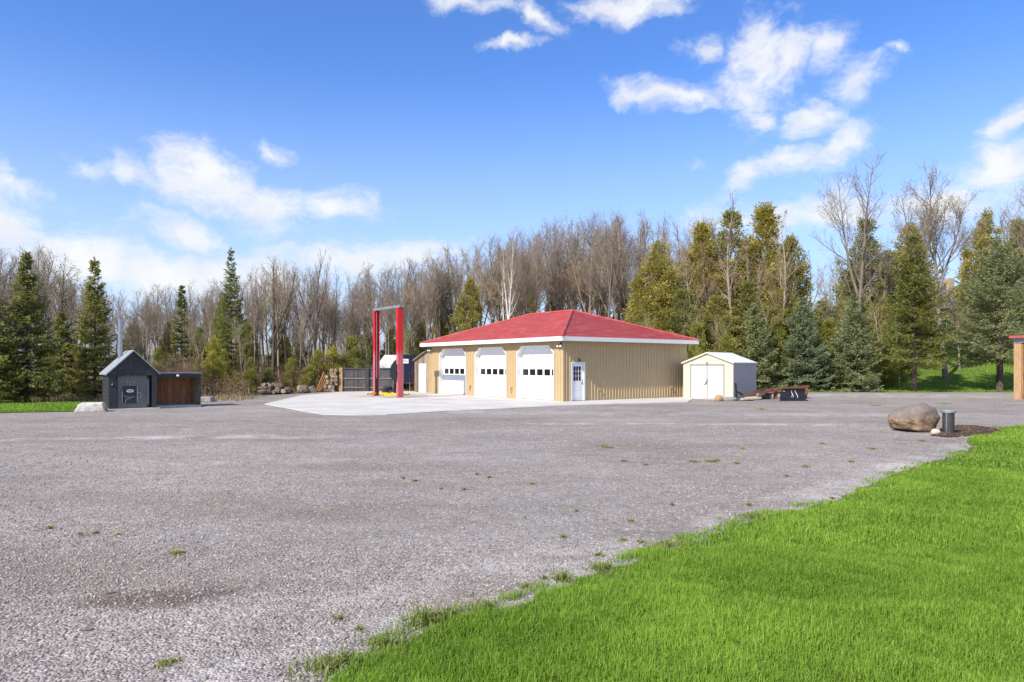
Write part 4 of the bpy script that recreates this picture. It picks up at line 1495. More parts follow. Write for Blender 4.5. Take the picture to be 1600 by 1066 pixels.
# ------------------------------------------------------------------ house up the bank
HYD = 84.0
hx = X_at(1490, HYD)
hz = float(hill(hx, HYD)) - .1
house = empty('house', (hx, HYD, hz), math.radians(10), 'tan house with grey roof half hidden up the bank behind the spruces', 'house')
mb = MB().box((-6, 0, 0), (6, 8, 3.6))
mb.prism([(0, 3.6), (8, 3.6), (4, 6.3)], 'x', -5.95, 5.95)
mb.build('wall', M['house_tan'], house)
for s in (0, 1):
    e, p = ((-.5, 3.3), (4, 6.45)) if s == 0 else ((8.5, 3.3), (4, 6.45))
    MB().add([(-6.5, e[0], e[1]), (6.5, e[0], e[1]), (6.5, p[0], p[1]), (-6.5, p[0], p[1]), (-6.5, e[0], e[1] + .12), (6.5, e[0], e[1] + .12), (6.5, p[0], p[1] + .12), (-6.5, p[0], p[1] + .12)],
             [(3, 2, 1, 0), (4, 5, 6, 7), (0, 1, 5, 4), (1, 2, 6, 5), (2, 3, 7, 6), (3, 0, 4, 7)]).build('roof_slope', M['house_roof'], house)
for xx in (-4.2, -1.0, 1.2, 4.0):
    w = MB().box((xx - .65, -.05, .9), (xx + .65, .02, 2.1)).build('window', M['trim_white'], house)
    MB().box((xx - .55, -.07, 1.0), (xx - .04, -.051, 2.0)).box((xx + .04, -.07, 1.0), (xx + .55, -.051, 2.0)).build('pane', M['dark_glass'], w)
MB().box((2, 3, 5.2), (2.8, 3.8, 7.4)).build('chimney', M['house_tan'], house)

# ------------------------------------------------------------------ vegetation
def unit(a):
    return a / np.maximum(np.linalg.norm(a, axis=-1, keepdims=True), 1e-9)


def spikes(P0, P1, r):
    """thin three-sided tapered twigs"""
    P0, P1 = np.asarray(P0, float), np.asarray(P1, float)
    n = len(P0)
    d = unit(P1 - P0)
    a = unit(np.cross(d, np.where(np.abs(d[:, 2:3]) < .9, [[0, 0, 1.]], [[1., 0, 0]])))
    b = np.cross(d, a)
    r = np.broadcast_to(np.asarray(r, float), (n,))[:, None]
    V = np.stack([P0 + a * r, P0 + (-.5 * a + .866 * b) * r, P0 + (-.5 * a - .866 * b) * r, P1], 1).reshape(-1, 3)
    i = np.arange(n)[:, None] * 4
    F = np.concatenate([i + [0, 1, 3], i + [1, 2, 3], i + [2, 0, 3]], 0)
    return V, F


def kites(P, D, L, W, rng, up=None):
    """small leaf-shaped faces, two triangles each"""
    n = len(P)
    D = unit(D)
    R = unit(rng.normal(size=(n, 3))) if up is None else unit(up + .42 * rng.normal(size=(n, 3)))
    S = unit(np.cross(D, R))
    N = np.cross(S, D)
    L = np.broadcast_to(np.asarray(L, float), (n,))[:, None]
    W = np.broadcast_to(np.asarray(W, float), (n,))[:, None]
    mid = P + D * L * .45 + N * W * .18
    V = np.stack([P, mid + S * W * .5, P + D * L, mid - S * W * .5], 1).reshape(-1, 3)
    i = np.arange(n)[:, None] * 4
    F = np.concatenate([i + [0, 1, 2], i + [0, 2, 3]], 0)
    return V, F


class Bag:
    def __init__(self):
        self.V, self.F, self.T, self.Mi, self.n = [], [], [], [], 0

    def add(self, VF, tint=None, mi=0):
        V, F = VF
        self.V.append(V)
        self.F.append(F + self.n)
        self.T.append(np.zeros(len(V)) if tint is None else np.asarray(tint, float))
        self.Mi.append(np.full(len(F), mi))
        self.n += len(V)

    def mesh(self, name, mats, smooth=False):
        return np_mesh(name, np.concatenate(self.V), np.concatenate(self.F), mats, np.concatenate(self.T), smooth, np.concatenate(self.Mi))


def grow(rng, p, d, L, n, up, wob):
    pts = [np.array(p, float)]
    d = np.array(d, float)
    for _ in range(n):
        d = d + np.array([0, 0, up]) + rng.normal(size=3) * wob
        d /= np.linalg.norm(d)
        pts.append(pts[-1] + d * L / n)
    return np.array(pts)


def along(pts, t):
    x = t * (len(pts) - 1)
    i = min(int(x), len(pts) - 2)
    f = x - i
    d = pts[i + 1] - pts[i]
    return pts[i] * (1 - f) + pts[i + 1] * f, d / np.linalg.norm(d)


def turn(rng, d, ang):
    r = rng.normal(size=3)
    r -= d * r.dot(d)
    r /= np.linalg.norm(r)
    return d * math.cos(ang) + r * math.sin(ang)


def bare_tree(seed, H=14.0, r0=.16, crown=.42, spread=.27, limbs=20, up=.10, ang=(.45, .85), twigs=1.0, buds=0, fork=False, mats=('bark_forest', 'twig', 'bud'), lean=.02):
    """trunk with limbs in one mesh; branches, twigs and buds in another"""
    rng = np.random.default_rng(seed)
    tr = MB()
    stems = []
    main = grow(rng, (0, 0, -.1), (rng.normal() * lean, rng.normal() * lean, 1), H * .97, 11, .05, .045)
    stems.append((main, r0, 0.0))
    if fork:
        for _ in range(fork):
            t = rng.uniform(.22, .45)
            p, d = along(main, t)
            st = grow(rng, p, turn(rng, d, rng.uniform(.25, .5)), H * (1 - t) * rng.uniform(.75, .95), 8, .10, .05)
            stems.append((st, r0 * .62, .15))
    bag = Bag()
    P0, P1, Rr = [], [], []
    tips = []
    for st, rr, cs in stems:
        n = len(st)
        tr.tube(st, [rr * (1 - .93 * (i / (n - 1)) ** 1.1) * (1.25 if i == 0 and cs == 0 else 1) + .006 for i in range(n)], 7, cap=False)
        nl = limbs if cs == 0 else int(limbs * .6)
        c0 = crown if cs == 0 else .3
        for j in range(nl):
            t = c0 + (1 - c0) * ((j + rng.uniform(0, 1)) / nl) ** .9
            t = min(t, .985)
            p, d = along(st, t)
            rel = (t - c0) / (1 - c0)
            L = H * spread * (1.05 - .75 * rel) * rng.uniform(.6, 1.15)
            lr = max(.012, rr * .36 * (1 - .75 * rel))
            lb = grow(rng, p, turn(rng, d, rng.uniform(*ang)), L, 6, up, .10)
            tr.tube(lb, [lr * (1 - .85 * i / 6) + .004 for i in range(7)], 4, cap=False)
            nb = max(3, int(L * 3.4))
            for q in range(nb):
                tb = .2 + .8 * (q + rng.uniform(0, 1)) / nb
                pb, db = along(lb, min(tb, .99))
                Lb = L * .42 * (1.15 - .6 * tb) * rng.uniform(.6, 1.2)
                bb = grow(rng, pb, turn(rng, db, rng.uniform(.4, .8)), Lb, 3, up, .13)
                for a, b_, w in ((0, 1, 1.0), (1, 2, .75), (2, 3, .55)):
                    P0.append(bb[a]); P1.append(bb[b_] + (bb[b_] - bb[a]) * .12); Rr.append(.014 * w + .003)
                nt = max(2, int(Lb * 7 * twigs))
                for _ in range(nt):
                    tt = rng.uniform(.15, 1)
                    pt, dt = along(bb, min(tt, .99))
                    e = pt + turn(rng, dt, rng.uniform(.35, .8)) * rng.uniform(.25, .6) + np.array([0, 0, .06])
                    P0.append(pt); P1.append(e); Rr.append(.0085)
                    tips.append(e)
                    for _k in range(2):
                        m = pt + (e - pt) * rng.uniform(.3, .9)
                        f = m + turn(rng, unit(e - pt), rng.uniform(.4, .8)) * rng.uniform(.15, .35)
                        P0.append(m); P1.append(f); Rr.append(.006)
                        tips.append(f)
    bag.add(spikes(np.array(P0), np.array(P1), np.array(Rr)), mi=0)
    if buds:
        tips = np.array(tips)
        k = int(len(tips) * buds)
        idx = rng.integers(0, len(tips), k)
        P = tips[idx] + rng.normal(size=(k, 3)) * .06
        bag.add(kites(P, rng.normal(size=(k, 3)), rng.uniform(.06, .12, k), rng.uniform(.04, .07, k), rng), np.repeat(rng.uniform(0, 1, k), 4), 1)
    tmp = tr.build('trunk', M[mats[0]])
    me = tmp.data
    me.polygons.foreach_set('use_smooth', [True] * len(me.polygons))
    bpy.data.objects.remove(tmp)
    return me, bag.mesh('crown', [M[mats[1]], M[mats[2]]])


def spruce(seed, H=9.0, R=2.0, base=.8, lev=.23, nb=9, mat_='spruce_blue', droop=.18, gap=0.0, power=.85, leaf=.17, side=.42, bark='bark_dark'):
    """conical conifer: whorls of drooping boughs carrying side shoots with needle sprays"""
    rng = np.random.default_rng(seed)
    tr = MB()
    tr.tube([(0, 0, -.15), (0, 0, .2), (.02, 0, H * .4), (0, .02, H * .75), (0, 0, H * .985)], [R * .070 + .03, R * .05 + .02, R * .03 + .01, .025, .006], 8, cap=False)
    KP, KD, KT, KL = [], [], [], []
    z = base
    SP0, SP1, SR = [], [], []
    while z < H - .12:
        t = (z - base) / (H - base)
        env = R * ((1 - t) ** power) * (1 if t > .08 else .8 + 2.5 * t) * rng.uniform(.86, 1.1)
        for j in range(nb if t < .8 else max(4, int(nb * .6))):
            if rng.uniform() < gap:
                continue
            az = rng.uniform(0, 2 * math.pi)
            L = env * rng.uniform(.60, 1.14) + .06
            el = -droop + t * .95 + rng.normal() * .07
            zz = z + rng.uniform(-lev * .3, lev * .3)
            n = 6
            s = np.linspace(0, 1, n)
            rad = s * L * math.cos(el)
            hgt = s * L * math.sin(el) - droop * .5 * L * np.sin(s * math.pi * .8) * (1 - t) + .20 * L * s ** 3
            pts = np.stack([rad * math.cos(az), rad * math.sin(az), zz + hgt], 1)
            out = np.array([math.cos(az), math.sin(az), 0])
            sidev = np.array([-math.sin(az), math.cos(az), 0])
            for a in range(0, n - 1, 2):
                SP0.append(pts[a]); SP1.append(pts[min(a + 2, n - 1)]); SR.append(.03 * (1 - t) * (1 - a / n) + .006)
            m = max(4, int(L / .115))
            ts = np.linspace(.12, 1.0, m) + rng.uniform(-.03, .03, m)
            ts = np.clip(ts, 0, .999)
            ii = np.minimum((ts * (n - 1)).astype(int), n - 2)
            ff = (ts * (n - 1) - ii)[:, None]
            Q = pts[ii] * (1 - ff) + pts[ii + 1] * ff
            for sg in (-1, 1):
                ln = (side * L * (1.02 - ts) + .10) * rng.uniform(.7, 1.2, m)
                dd = unit(out * .75 + sidev * sg * .8 + np.array([0, 0, -.10]) + rng.normal(size=(m, 3)) * .12)
                for u in (.05, .3, .55, .8, 1.0):
                    sel = ln * u > -.01 if u < .6 else ln > .22
                    P = (Q + dd * (ln * u)[:, None])[sel]
                    P = P + rng.normal(size=P.shape) * .025
                    KP.append(P)
                    KD.append(unit(dd[sel] + out * .3 + rng.normal(size=P.shape) * .38 + np.array([0, 0, .05])))
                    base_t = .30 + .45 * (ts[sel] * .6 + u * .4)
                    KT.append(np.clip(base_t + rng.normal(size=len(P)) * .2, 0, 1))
        z += lev * (1 - .35 * t) * rng.uniform(.85, 1.2)
    P, D, T = np.concatenate(KP), np.concatenate(KD), np.concatenate(KT)
    # leader
    k = 26
    P = np.concatenate([P, np.stack([rng.normal(size=k) * .02, rng.normal(size=k) * .02, H - rng.uniform(0, .5, k)], 1)])
    D = np.concatenate([D, unit(rng.normal(size=(k, 3)) * .5 + [0, 0, .8])])
    T = np.concatenate([T, rng.uniform(.2, .8, k)])
    bag = Bag()
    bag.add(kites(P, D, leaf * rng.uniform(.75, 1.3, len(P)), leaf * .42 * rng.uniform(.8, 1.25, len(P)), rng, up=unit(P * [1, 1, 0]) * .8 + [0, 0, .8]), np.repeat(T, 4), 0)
    bag.add(spikes(np.array(SP0), np.array(SP1), np.array(SR)), mi=1)
    tmp = tr.build('trunk', M[bark], smooth=True)
    me = tmp.data
    bpy.data.objects.remove(tmp)
    return me, bag.mesh('crown', [M[mat_], M['bark_dark']])


def cedar(seed, H=9.0, R=1.7, base=.3, clumps=260, per=62, mat_='cedar', leaf=.19, shape=.75, ragged=.3, brown=0.0):
    """broad feathery evergreen: upswept sprays massed in clumps round the stem"""
    rng = np.random.default_rng(seed)
    tr = MB()
    tr.tube([(0, 0, -.1), (.03, .02, H * .3), (0, .05, H * .65), (0, 0, H * .96)], [.07 + R * .05, .05 + R * .035, .05, .01], 7, cap=False)
    bag = Bag()
    tops = rng.uniform(0, 1, clumps) ** .85
    Ps, Ds, Ts = [], [], []
    S0, S1 = [], []
    lob = rng.uniform(0, 2 * math.pi, 5)
    # one leader and several lower side spires give the ragged outline
    spires = [(0.0, 0.0, 1.0, .80)]
    for _ in range(5):
        a_, q_ = rng.uniform(0, 2 * math.pi), rng.uniform(.35, .65) * R
        spires.append((q_ * math.cos(a_), q_ * math.sin(a_), rng.uniform(.45, .88), rng.uniform(.38, .55)))
    wts = np.array([.42] + [.116] * 5)
    pick = rng.choice(6, clumps, p=wts / wts.sum())
    R_all, H_all = R, H
    for t, sp_i in zip(tops, pick):
        ox, oy, hs, rs = spires[sp_i]
        H, R = H_all * hs, R_all * rs
        z = base + (H - base) * t * .97
        env = R * (min(1, (1 - t) ** shape * 1.12)) * (1 if t > .15 else .72 + 1.9 * t)
        az = rng.uniform(0, 2 * math.pi)
        env *= 1 + ragged * .5 * math.sin(3 * az + lob[0] + z * 1.3) + ragged * rng.normal() * .4
        r = env * rng.uniform(.45, 1.0)
        c = np.array([ox + r * math.cos(az), oy + r * math.sin(az), z])
        out = np.array([math.cos(az), math.sin(az), .9])
        sz = (.22 + .14 * R_all * .5 * (1 - t)) * rng.uniform(.7, 1.25)
        n = int(per * rng.uniform(.6, 1.3))
        off = rng.normal(size=(n, 3)) * np.array([sz, sz, sz * 1.0]) * .55
        off += unit(out[None, :]) * (np.abs(rng.normal(size=(n, 1))) * sz * .45)
        Ps.append(c + off)
        Ds.append(unit(out + rng.normal(size=(n, 3)) * .55 + off / sz * .5))
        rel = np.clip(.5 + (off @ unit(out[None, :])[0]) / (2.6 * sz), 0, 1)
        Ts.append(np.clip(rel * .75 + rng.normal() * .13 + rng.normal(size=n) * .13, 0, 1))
        S0.append((ox * .4, oy * .4, max(.1, z - r * .8))); S1.append(c)
    H, R = H_all, R_all
    P, D, T = np.concatenate(Ps), np.concatenate(Ds), np.concatenate(Ts)
    P[:, 2] = np.clip(P[:, 2], .05, H + .25)
    k = 30
    P = np.concatenate([P, np.stack([rng.normal(size=k) * .05, rng.normal(size=k) * .05, H - rng.uniform(0, .7, k)], 1)])
    D = np.concatenate([D, unit(rng.normal(size=(k, 3)) * .4 + [0, 0, 1])])
    T = np.concatenate([T, rng.uniform(.3, .8, k)])
    isb = rng.uniform(size=len(P)) < brown
    for sel, mi in ((~isb, 0), (isb, 2)):
        if sel.any():
            m = int(sel.sum())
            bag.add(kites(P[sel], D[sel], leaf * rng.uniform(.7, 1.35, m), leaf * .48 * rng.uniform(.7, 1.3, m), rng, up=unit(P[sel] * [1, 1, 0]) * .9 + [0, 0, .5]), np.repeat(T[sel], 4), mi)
    bag.add(spikes(np.array(S0), np.array(S1), .022), mi=1)
    tmp = tr.build('trunk', M['bark_pale'], smooth=True)
    me = tmp.data
    bpy.data.objects.remove(tmp)
    return me, bag.mesh('crown', [M[mat_], M['twig_tan'], M['bud_rust']])


def plant(name, meshes, x, y, label, cat, group=None, s=1.0, sz=None, rz=None, z=None):
    zz = float(hill(x, y)) - .06 if z is None else z
    e = empty(name, (x, y, zz), RND.uniform(0, 6.28) if rz is None else rz, label, cat, group)
    e.scale = (s, s, s if sz is None else sz)
    link('trunk', meshes[0], e)
    link('crown', meshes[1], e)
    return e


def fit(px, top, y):
    """position and height of a tree standing at depth y whose tip shows at pixel (px, top)"""
    x = X_at(px, y)
    return x, Z_at(top, y) - (float(hill(x, y)) - .06)


# --- spruces along the drive on the right
for i, (px, top, y, hw, mt, base, label) in enumerate((
        (1180, 474, 54.5, 40, 'spruce_blue', .25, 'young blue-green spruce right behind the garden shed'),
        (1254, 466, 54.0, 44, 'spruce_blue', .25, 'full blue-green spruce behind the rusty trailer frame'),
        (1336, 462, 53.6, 46, 'spruce_blue', .45, 'blue-green spruce below the bare spreading maple, boughs to the grass'),
        (1428, 366, 52.8, 62, 'spruce_green', 2.3, 'tall green spruce with bare lower trunk at the gravel edge'),
        (1562, 372, 53.2, 88, 'spruce_blue', 2.6, 'broad tall blue spruce beside the open shelter'))):
    x, H = fit(px, top, y)
    R = hw * (1.22 if i < 3 else 1.1) / FPX * y
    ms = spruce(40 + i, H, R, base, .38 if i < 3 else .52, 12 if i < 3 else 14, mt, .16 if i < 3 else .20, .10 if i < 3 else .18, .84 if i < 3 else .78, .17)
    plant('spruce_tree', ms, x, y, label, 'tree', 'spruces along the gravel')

# --- spruces on the left
for i, (px, top, y, hw, lbl, gp) in enumerate((
        (42, 396, 37.5, 58, 'tall dark spruce with a pointed top left of the furnace', .05),
        (148, 404, 40.5, 46, 'slim pointed spruce just behind the furnace chimney', .12),
        (-18, 440, 36.5, 70, 'low dark spruce cut by the edge of the wood behind the left lawn', .05),
        (96, 490, 41.5, 46, 'shorter dark spruce between the two pointed spruces', .05),
        (361, 388, 57.0, 32, 'tall narrow spruce rising above the bare wood', .32),
        (284, 446, 56.0, 20, 'thin spire-shaped spruce in the bare wood beyond the wood store', .1))):
    x, H = fit(px, top, y)
    ms = spruce(70 + i, H, hw / FPX * y, .55 if i < 4 else 2.5, .34, 11, 'spruce_green', .16, gp + .06, 1.0, .165)
    plant('spruce_tree', ms, x, y, lbl, 'tree', 'spruces on the left')

# --- cedars
CED = [cedar(110 + i, 9.0, 1.9, .3, 520, 50, 'cedar', .15, (.55, .7, .85, .65, .8)[i], .6, .05) for i in range(5)]
YC = [cedar(130 + i, 4.0, .95, .1, 100, 75, 'cedar_young', .115, .8, .55, .02) for i in range(3)]
BIGC = ((735, 438, 60.0, 32, 'lone olive cedar standing behind the garage roof'), (1028, 378, 58.5, 44, 'rounded olive cedar behind the far end of the garage roof'), (1098, 352, 61.0, 48, 'broad olive cedar beside the slim pale-trunked tree behind the shed'), (1142, 334, 63.0, 46, 'tall olive cedar directly behind the slim pale-trunked tree'),
        (1196, 320, 62.0, 54, 'tallest olive cedar of the thicket behind the shed'), (1232, 372, 60.0, 36, 'olive cedar closing the thicket next to the gap of sky'), (1012, 470, 57.0, 40, 'low olive cedar just above the low corner of the garage roof'), (1065, 455, 56.0, 40, 'low olive cedar between the garage eave and the shed'), (1120, 465, 56.5, 40, 'low olive cedar straight behind the shed roof'), (1170, 440, 57.5, 42, 'mid-height olive cedar behind the spruce next to the shed'), (1222, 455, 57.5, 38, 'mid-height olive cedar between the two smallest spruces'),
        (1285, 470, 59.0, 40, None), (1330, 440, 62.0, 50, None), (1352, 346, 68.0, 52, None), (1392, 420, 66.0, 42, None), (1425, 352, 72.0, 44, None), (1540, 330, 70.0, 42, None),
        (1592, 345, 72.0, 50, None), (1650, 330, 70.0, 60, None), (1378, 480, 60.0, 38, None), (690, 470, 64.0, 18, None), (210, 500, 58.0, 22, None), (262, 505, 59.0, 18, None), (312, 515, 58.0, 20, None), (345, 470, 60.0, 20, None), (385, 505, 61.0, 18, None), (436, 500, 60.0, 20, None), (470, 520, 59.0, 16, None), (575, 500, 61.0, 18, None), (610, 515, 62.0, 20, None), (655, 500, 63.0, 18, None), (828, 445, 63.0, 14, None), (860, 440, 66.0, 16, None))
for i, (px, top, y, hw, lbl) in enumerate(BIGC):
    x, H = fit(px, top - 3, y)
    s = hw * (1.0 if px > 1255 else 1.25 if px > 1000 else 1.1) / FPX * y / 1.9
    plant('cedar_tree', CED[i % 5], x, y, lbl or ('olive-green cedar in the thicket behind garage and shed' if 1000 < px < 1260 else ('dense olive cedar on the bank behind the spruces' if px > 1260 else 'thin olive cedar among the bare trees of the wood')), 'tree',
          None if lbl else ('cedars behind garage and shed' if 1000 < px < 1260 else ('cedars on the bank' if px > 1260 else 'cedars among the bare trees')), s, H / 9.0)
for i, (px, top, y, hw) in enumerate(((332, 524, 46.0, 20), (350, 548, 48.0, 16), (310, 560, 45.0, 14), (268, 560, 44.0, 14), (246, 545, 45.0, 16), (498, 548, 55.0, 18), (522, 540, 56.0, 22), (547, 528, 57.5, 26), (556, 545, 56.5, 20), (482, 570, 54.0, 14), (390, 560, 52.0, 15), (455, 560, 54.5, 12),
                                      (1000, 510, 54.0, 24), (1050, 520, 52.0, 26), (1090, 505, 52.5, 24), (1135, 520, 52.5, 24), (1215, 500, 56.0, 24), (1295, 500, 56.5, 26), (1385, 520, 56.5, 20), (640, 530, 60.0, 20), (420, 575, 53.0, 12), (365, 580, 50.0, 12))):
    x, H = fit(px, top, y)
    plant('young_cedar', YC[i % 3], x, y, 'young yellow-green cedar at the edge of the wood beyond the furnace and fence' if px < 700 else 'young yellow-green cedar between garage, shed and spruces', 'tree',
          'young cedars along the wood' if px < 700 else 'young cedars behind the shed', hw / FPX * y / .95, H / 4.0)

# --- the bare wood
FOREST = []
for i in range(10):
    kw = dict(H=14.0, r0=(.13, .17, .15, .19, .12)[i % 5], crown=(.38, .5, .45, .35, .55)[i % 5], spread=(.22, .27, .20, .28, .19)[i % 5], limbs=(19, 22, 18, 22, 17)[i % 5], up=.09, ang=(.40, .95), twigs=.95,
              buds=(0, .5, 0, .25, 0, .8, 0, .35, 0, .2)[i], fork=(0, 0, 1, 2, 0)[i % 5], lean=.05)
    mt = (('bark_forest', 'twig', 'bud'), ('bark_pale', 'twig_tan', 'bud'), ('bark_forest', 'twig', 'bud_rust'))[i % 3]
    FOREST.append(bare_tree(200 + i, mats=mt, **kw))
SKYL = np.array([(-90, 380), (0, 385), (60, 388), (100, 425), (150, 440), (200, 452), (240, 446), (330, 446), (380, 432), (420, 415), (445, 402), (470, 425), (520, 424), (560, 420), (600, 410), (650, 400), (690, 398), (715, 385), (745, 376), (790, 368), (820, 356),
                 (870, 346), (930, 336), (985, 334), (1020, 345), (1060, 345), (1110, 335), (1180, 350), (1250, 385), (1320, 400), (1420, 400), (1560, 370), (1700, 330)], float)


def skyline(px):
    return float(np.interp(px, SKYL[:, 0], SKYL[:, 1]))


nt = 0
for row, (ya, yb, step, drop) in enumerate(((57, 63, 13.4, 40), (64, 74, 11, 22), (76, 92, 9.8, 6))):
    px = -90.0
    while px < 1120:
        y = RND.uniform(ya, yb)
        skip = .0
        if px < 230:
            y -= 10
            skip = .25
        if row == 0 and px > 640:
            y += 4
        if RND.random() >= skip and not (row == 0 and 1000 < px):
            top = skyline(px) + RND.uniform(-6, drop) + (RND.uniform(10, 70) if RND.random() < .25 else 0)
            x, H = fit(px, top, y)
            s = H / 14.0 * RND.uniform(.85, 1.1)
            k = RND.randrange(len(FOREST))
            look = ('straight grey', 'tan', 'forked grey', 'two-limbed grey', 'slim tan', 'grey', 'straight grey', 'forked tan', 'two-limbed', 'slim grey')[k]
            where = next(w for lim, w in ((165, 'behind the dark spruces'), (330, 'beyond the furnace and wood store'), (500, 'beyond the log heaps'), (600, 'beyond the board fence'), (690, 'beyond lift and trailer'),
                                          (790, 'behind the lean-to end of the roof'), (900, 'behind the garage roof middle'), (1010, 'behind the garage roof peak'), (2000, 'behind the cedars by the shed')) if px < lim)
            depth = ('edging the wood', 'within the wood', 'deep in the wood')[row]
            plant('bare_tree', FOREST[k], x, y, f'{look} leafless tree {depth}, {where}', 'tree', f'bare trees {depth} {where}', s, H / 14.0)
            nt += 1
        px += step * RND.uniform(.6, 1.4)
for px, top, y in ((1270, 400, 76), (1310, 395, 80), (1395, 380, 82), (1420, 390, 84), (1530, 330, 84), (1580, 330, 84), (1240, 380, 74)):
    x, H = fit(px, top, y)
    plant('bare_tree', FOREST[(px // 10) % 10], x, y, 'leafless tree on the bank among the cedars', 'tree', 'bare trees on the bank', H / 14.0)

# single trees that stand out
big = bare_tree(302, 18.0, .21, .28, .27, 30, .09, (.40, .80), .65, .10, 1, ('bark_forest', 'twig', 'bud_rust'))
x, H = fit(1340, 250, 60.0)
plant('maple_tree', big, x, 60.0, 'tall bare maple with wide open crown behind the small spruces', 'tree', None, H / 18.0)
big2 = bare_tree(306, 18.0, .20, .50, .25, 26, .12, (.45, .95), 1.0, .9, 2, ('bark_forest', 'twig_tan', 'bud'))
x, H = fit(1478, 258, 60.0)
plant('maple_tree', big2, x, 60.0, 'tall tree with round budding crown in front of the tan house', 'tree', None, H / 18.0)
x, H = fit(1618, 268, 60.0)
plant('maple_tree', big, x, 60.0, 'bare tree whose branches reach over the open shelter', 'tree', None, H / 18.0, rz=2.0)
slim = bare_tree(309, 15.0, .17, .35, .20, 18, .10, (.4, .9), .8, .35, 0, ('bark_pale', 'twig_tan', 'bud'))
x, H = fit(1155, 300, 58.0)
plant('bare_tree', bare_tree(411, 9.0, .12, .3, .24, 18, .08, (.4, .9), .8, 1.2, 1, ('bark_dark', 'twig', 'spruce_green')), X_at(98, 44.0), 44.0, 'dark branchy tree with sparse leaves between the two pointed spruces', 'tree', None, (Z_at(408, 44.0)) / 9.0)
plant('bare_tree', slim, x, 58.0, 'slim pale-trunked tree rising out of the cedars behind the shed', 'tree', None, H / 15.0)
x, H = fit(1212, 335, 57.0)
plant('bare_tree', slim, x, 57.0, 'thin rusty-budded tree in front of the tallest cedar', 'tree', None, H / 15.0, rz=1.0)
birch = bare_tree(313, 13.0, .15, .45, .17, 16, .16, (.3, .6), .8, .3, 2, ('bark_birch', 'twig_tan', 'bud'))
x, H = fit(783, 372, 59.0)
plant('birch_tree', birch, x, 59.0, 'white-barked birch standing behind the garage roof', 'tree', None, H / 13.0)
x, H = fit(492, 392, 58.0)
plant('bare_tree', bare_tree(317, 15.0, .17, .5, .22, 16, .16, (.3, .6), .7, 0, 2), x, 58.0, 'tall forked bare tree topping the wood left of the lift', 'tree', None, H / 15.0)
x, H = fit(426, 402, 56.0)
plant('bare_tree', bare_tree(319, 14.0, .20, .3, .20, 24, .2, (.25, .6), .7, .7, 2, ('bark_dark', 'twig', 'bud')), x, 56.0, 'dark-stemmed olive-tinged tree beside the tall narrow spruce', 'tree', None, H / 14.0)
for px, top, y in ((298, 470, 47.0), (400, 455, 53.0), (230, 460, 45.0), (600, 470, 58.5), (470, 470, 55.0)):
    x, H = fit(px, top, y)
    plant('sapling', FOREST[4], x, y, 'slim pale sapling at the edge of the wood', 'tree', 'saplings along the wood', H / 14.0 * .7, H / 14.0)
# thin budding trees that soften the front of the thicket
BUD = [bare_tree(330 + i, 8.0, .09, .22, .24, 20, .10, (.4, .9), 1.0, 2.2, 1, ('bark_pale', 'twig_tan', 'cedar_young')) for i in range(2)]
for i, (px, top, y) in enumerate(((1018, 488, 54.0), (1075, 470, 54.5), (1132, 492, 54.0), (1208, 455, 56.0), (1262, 470, 57.0), (1292, 448, 58.0), (1312, 470, 57.0), (1378, 455, 57.5), (1405, 480, 58.0), (1500, 455, 64.0), (640, 500, 59.0), (575, 520, 58.0), (310, 500, 50.0), (380, 500, 53.0))):
    x, H = fit(px, top, y)
    plant('budding_tree', BUD[i % 2], x, y, 'thin tree in yellow-green bud among the evergreens behind shed and spruces' if px > 900 else 'thin tree in yellow-green bud edging the bare wood', 'tree', 'budding trees behind shed and spruces' if px > 900 else 'budding trees edging the wood', H / 8.0)
for i, (px, top, y, k) in enumerate(((1085, 385, 57.5, 1), (1118, 372, 58.5, 5), (1176, 360, 58.5, 7), (1228, 392, 58.0, 1), (1050, 400, 58.0, 5), (1295, 410, 62.0, 7), (1375, 392, 64.0, 1), (1450, 380, 66.0, 5))):
    x, H = fit(px, top, y)
    plant('bare_tree', FOREST[k], x, y, 'thin tan-twigged leafless tree standing in front of the cedars', 'tree', 'bare trees in front of the cedars', H / 14.0 * .8, H / 14.0)
# rust-brown shrub behind the wood store
rng = np.random.default_rng(5)


def shrub(seed, H, R, n, mats, leaf=.07):
    r = np.random.default_rng(seed)
    bag = Bag()
    az = r.uniform(0, 2 * math.pi, n)
    q = np.sqrt(r.uniform(0, 1, n)) * R
    tip = np.stack([q * np.cos(az), q * np.sin(az), H * r.uniform(.45, 1, n)], 1)
    b0 = tip * np.array([.15, .15, 0]) + np.array([0, 0, -.05])
    bag.add(spikes(b0, tip, .012))
    m = n * 6
    i = r.integers(0, n, m)
    t = r.uniform(.3, 1, m)[:, None]
    p = b0[i] * (1 - t) + tip[i] * t
    e = p + unit(r.normal(size=(m, 3)) + [0, 0, .6]) * r.uniform(.2, .5, m)[:, None]
    bag.add(spikes(p, e, .006))
    k = n * 26
    i = r.integers(0, m, k)
    bag.add(kites(e[i] + r.normal(size=(k, 3)) * .12, r.normal(size=(k, 3)), leaf, leaf * .55, r), np.repeat(r.uniform(0, 1, k), 4), 1)
    return bag.mesh('shrub', mats)


sh = shrub(3, 2.9, 1.5, 150, [M['brush_brown'], M['bud_rust']])
for px, y, s, lb in ((287, 42.5, 1.0, 'rust-brown leafless shrub behind the wood store'), (262, 45.0, .8, 'smaller rust-brown shrub in the gap beside the furnace roof')):
    o = link('shrub', sh)
    o.location = (X_at(px, y), y, -.05)
    o.scale = (s, s, s)
    tag(o, lb, 'shrub')

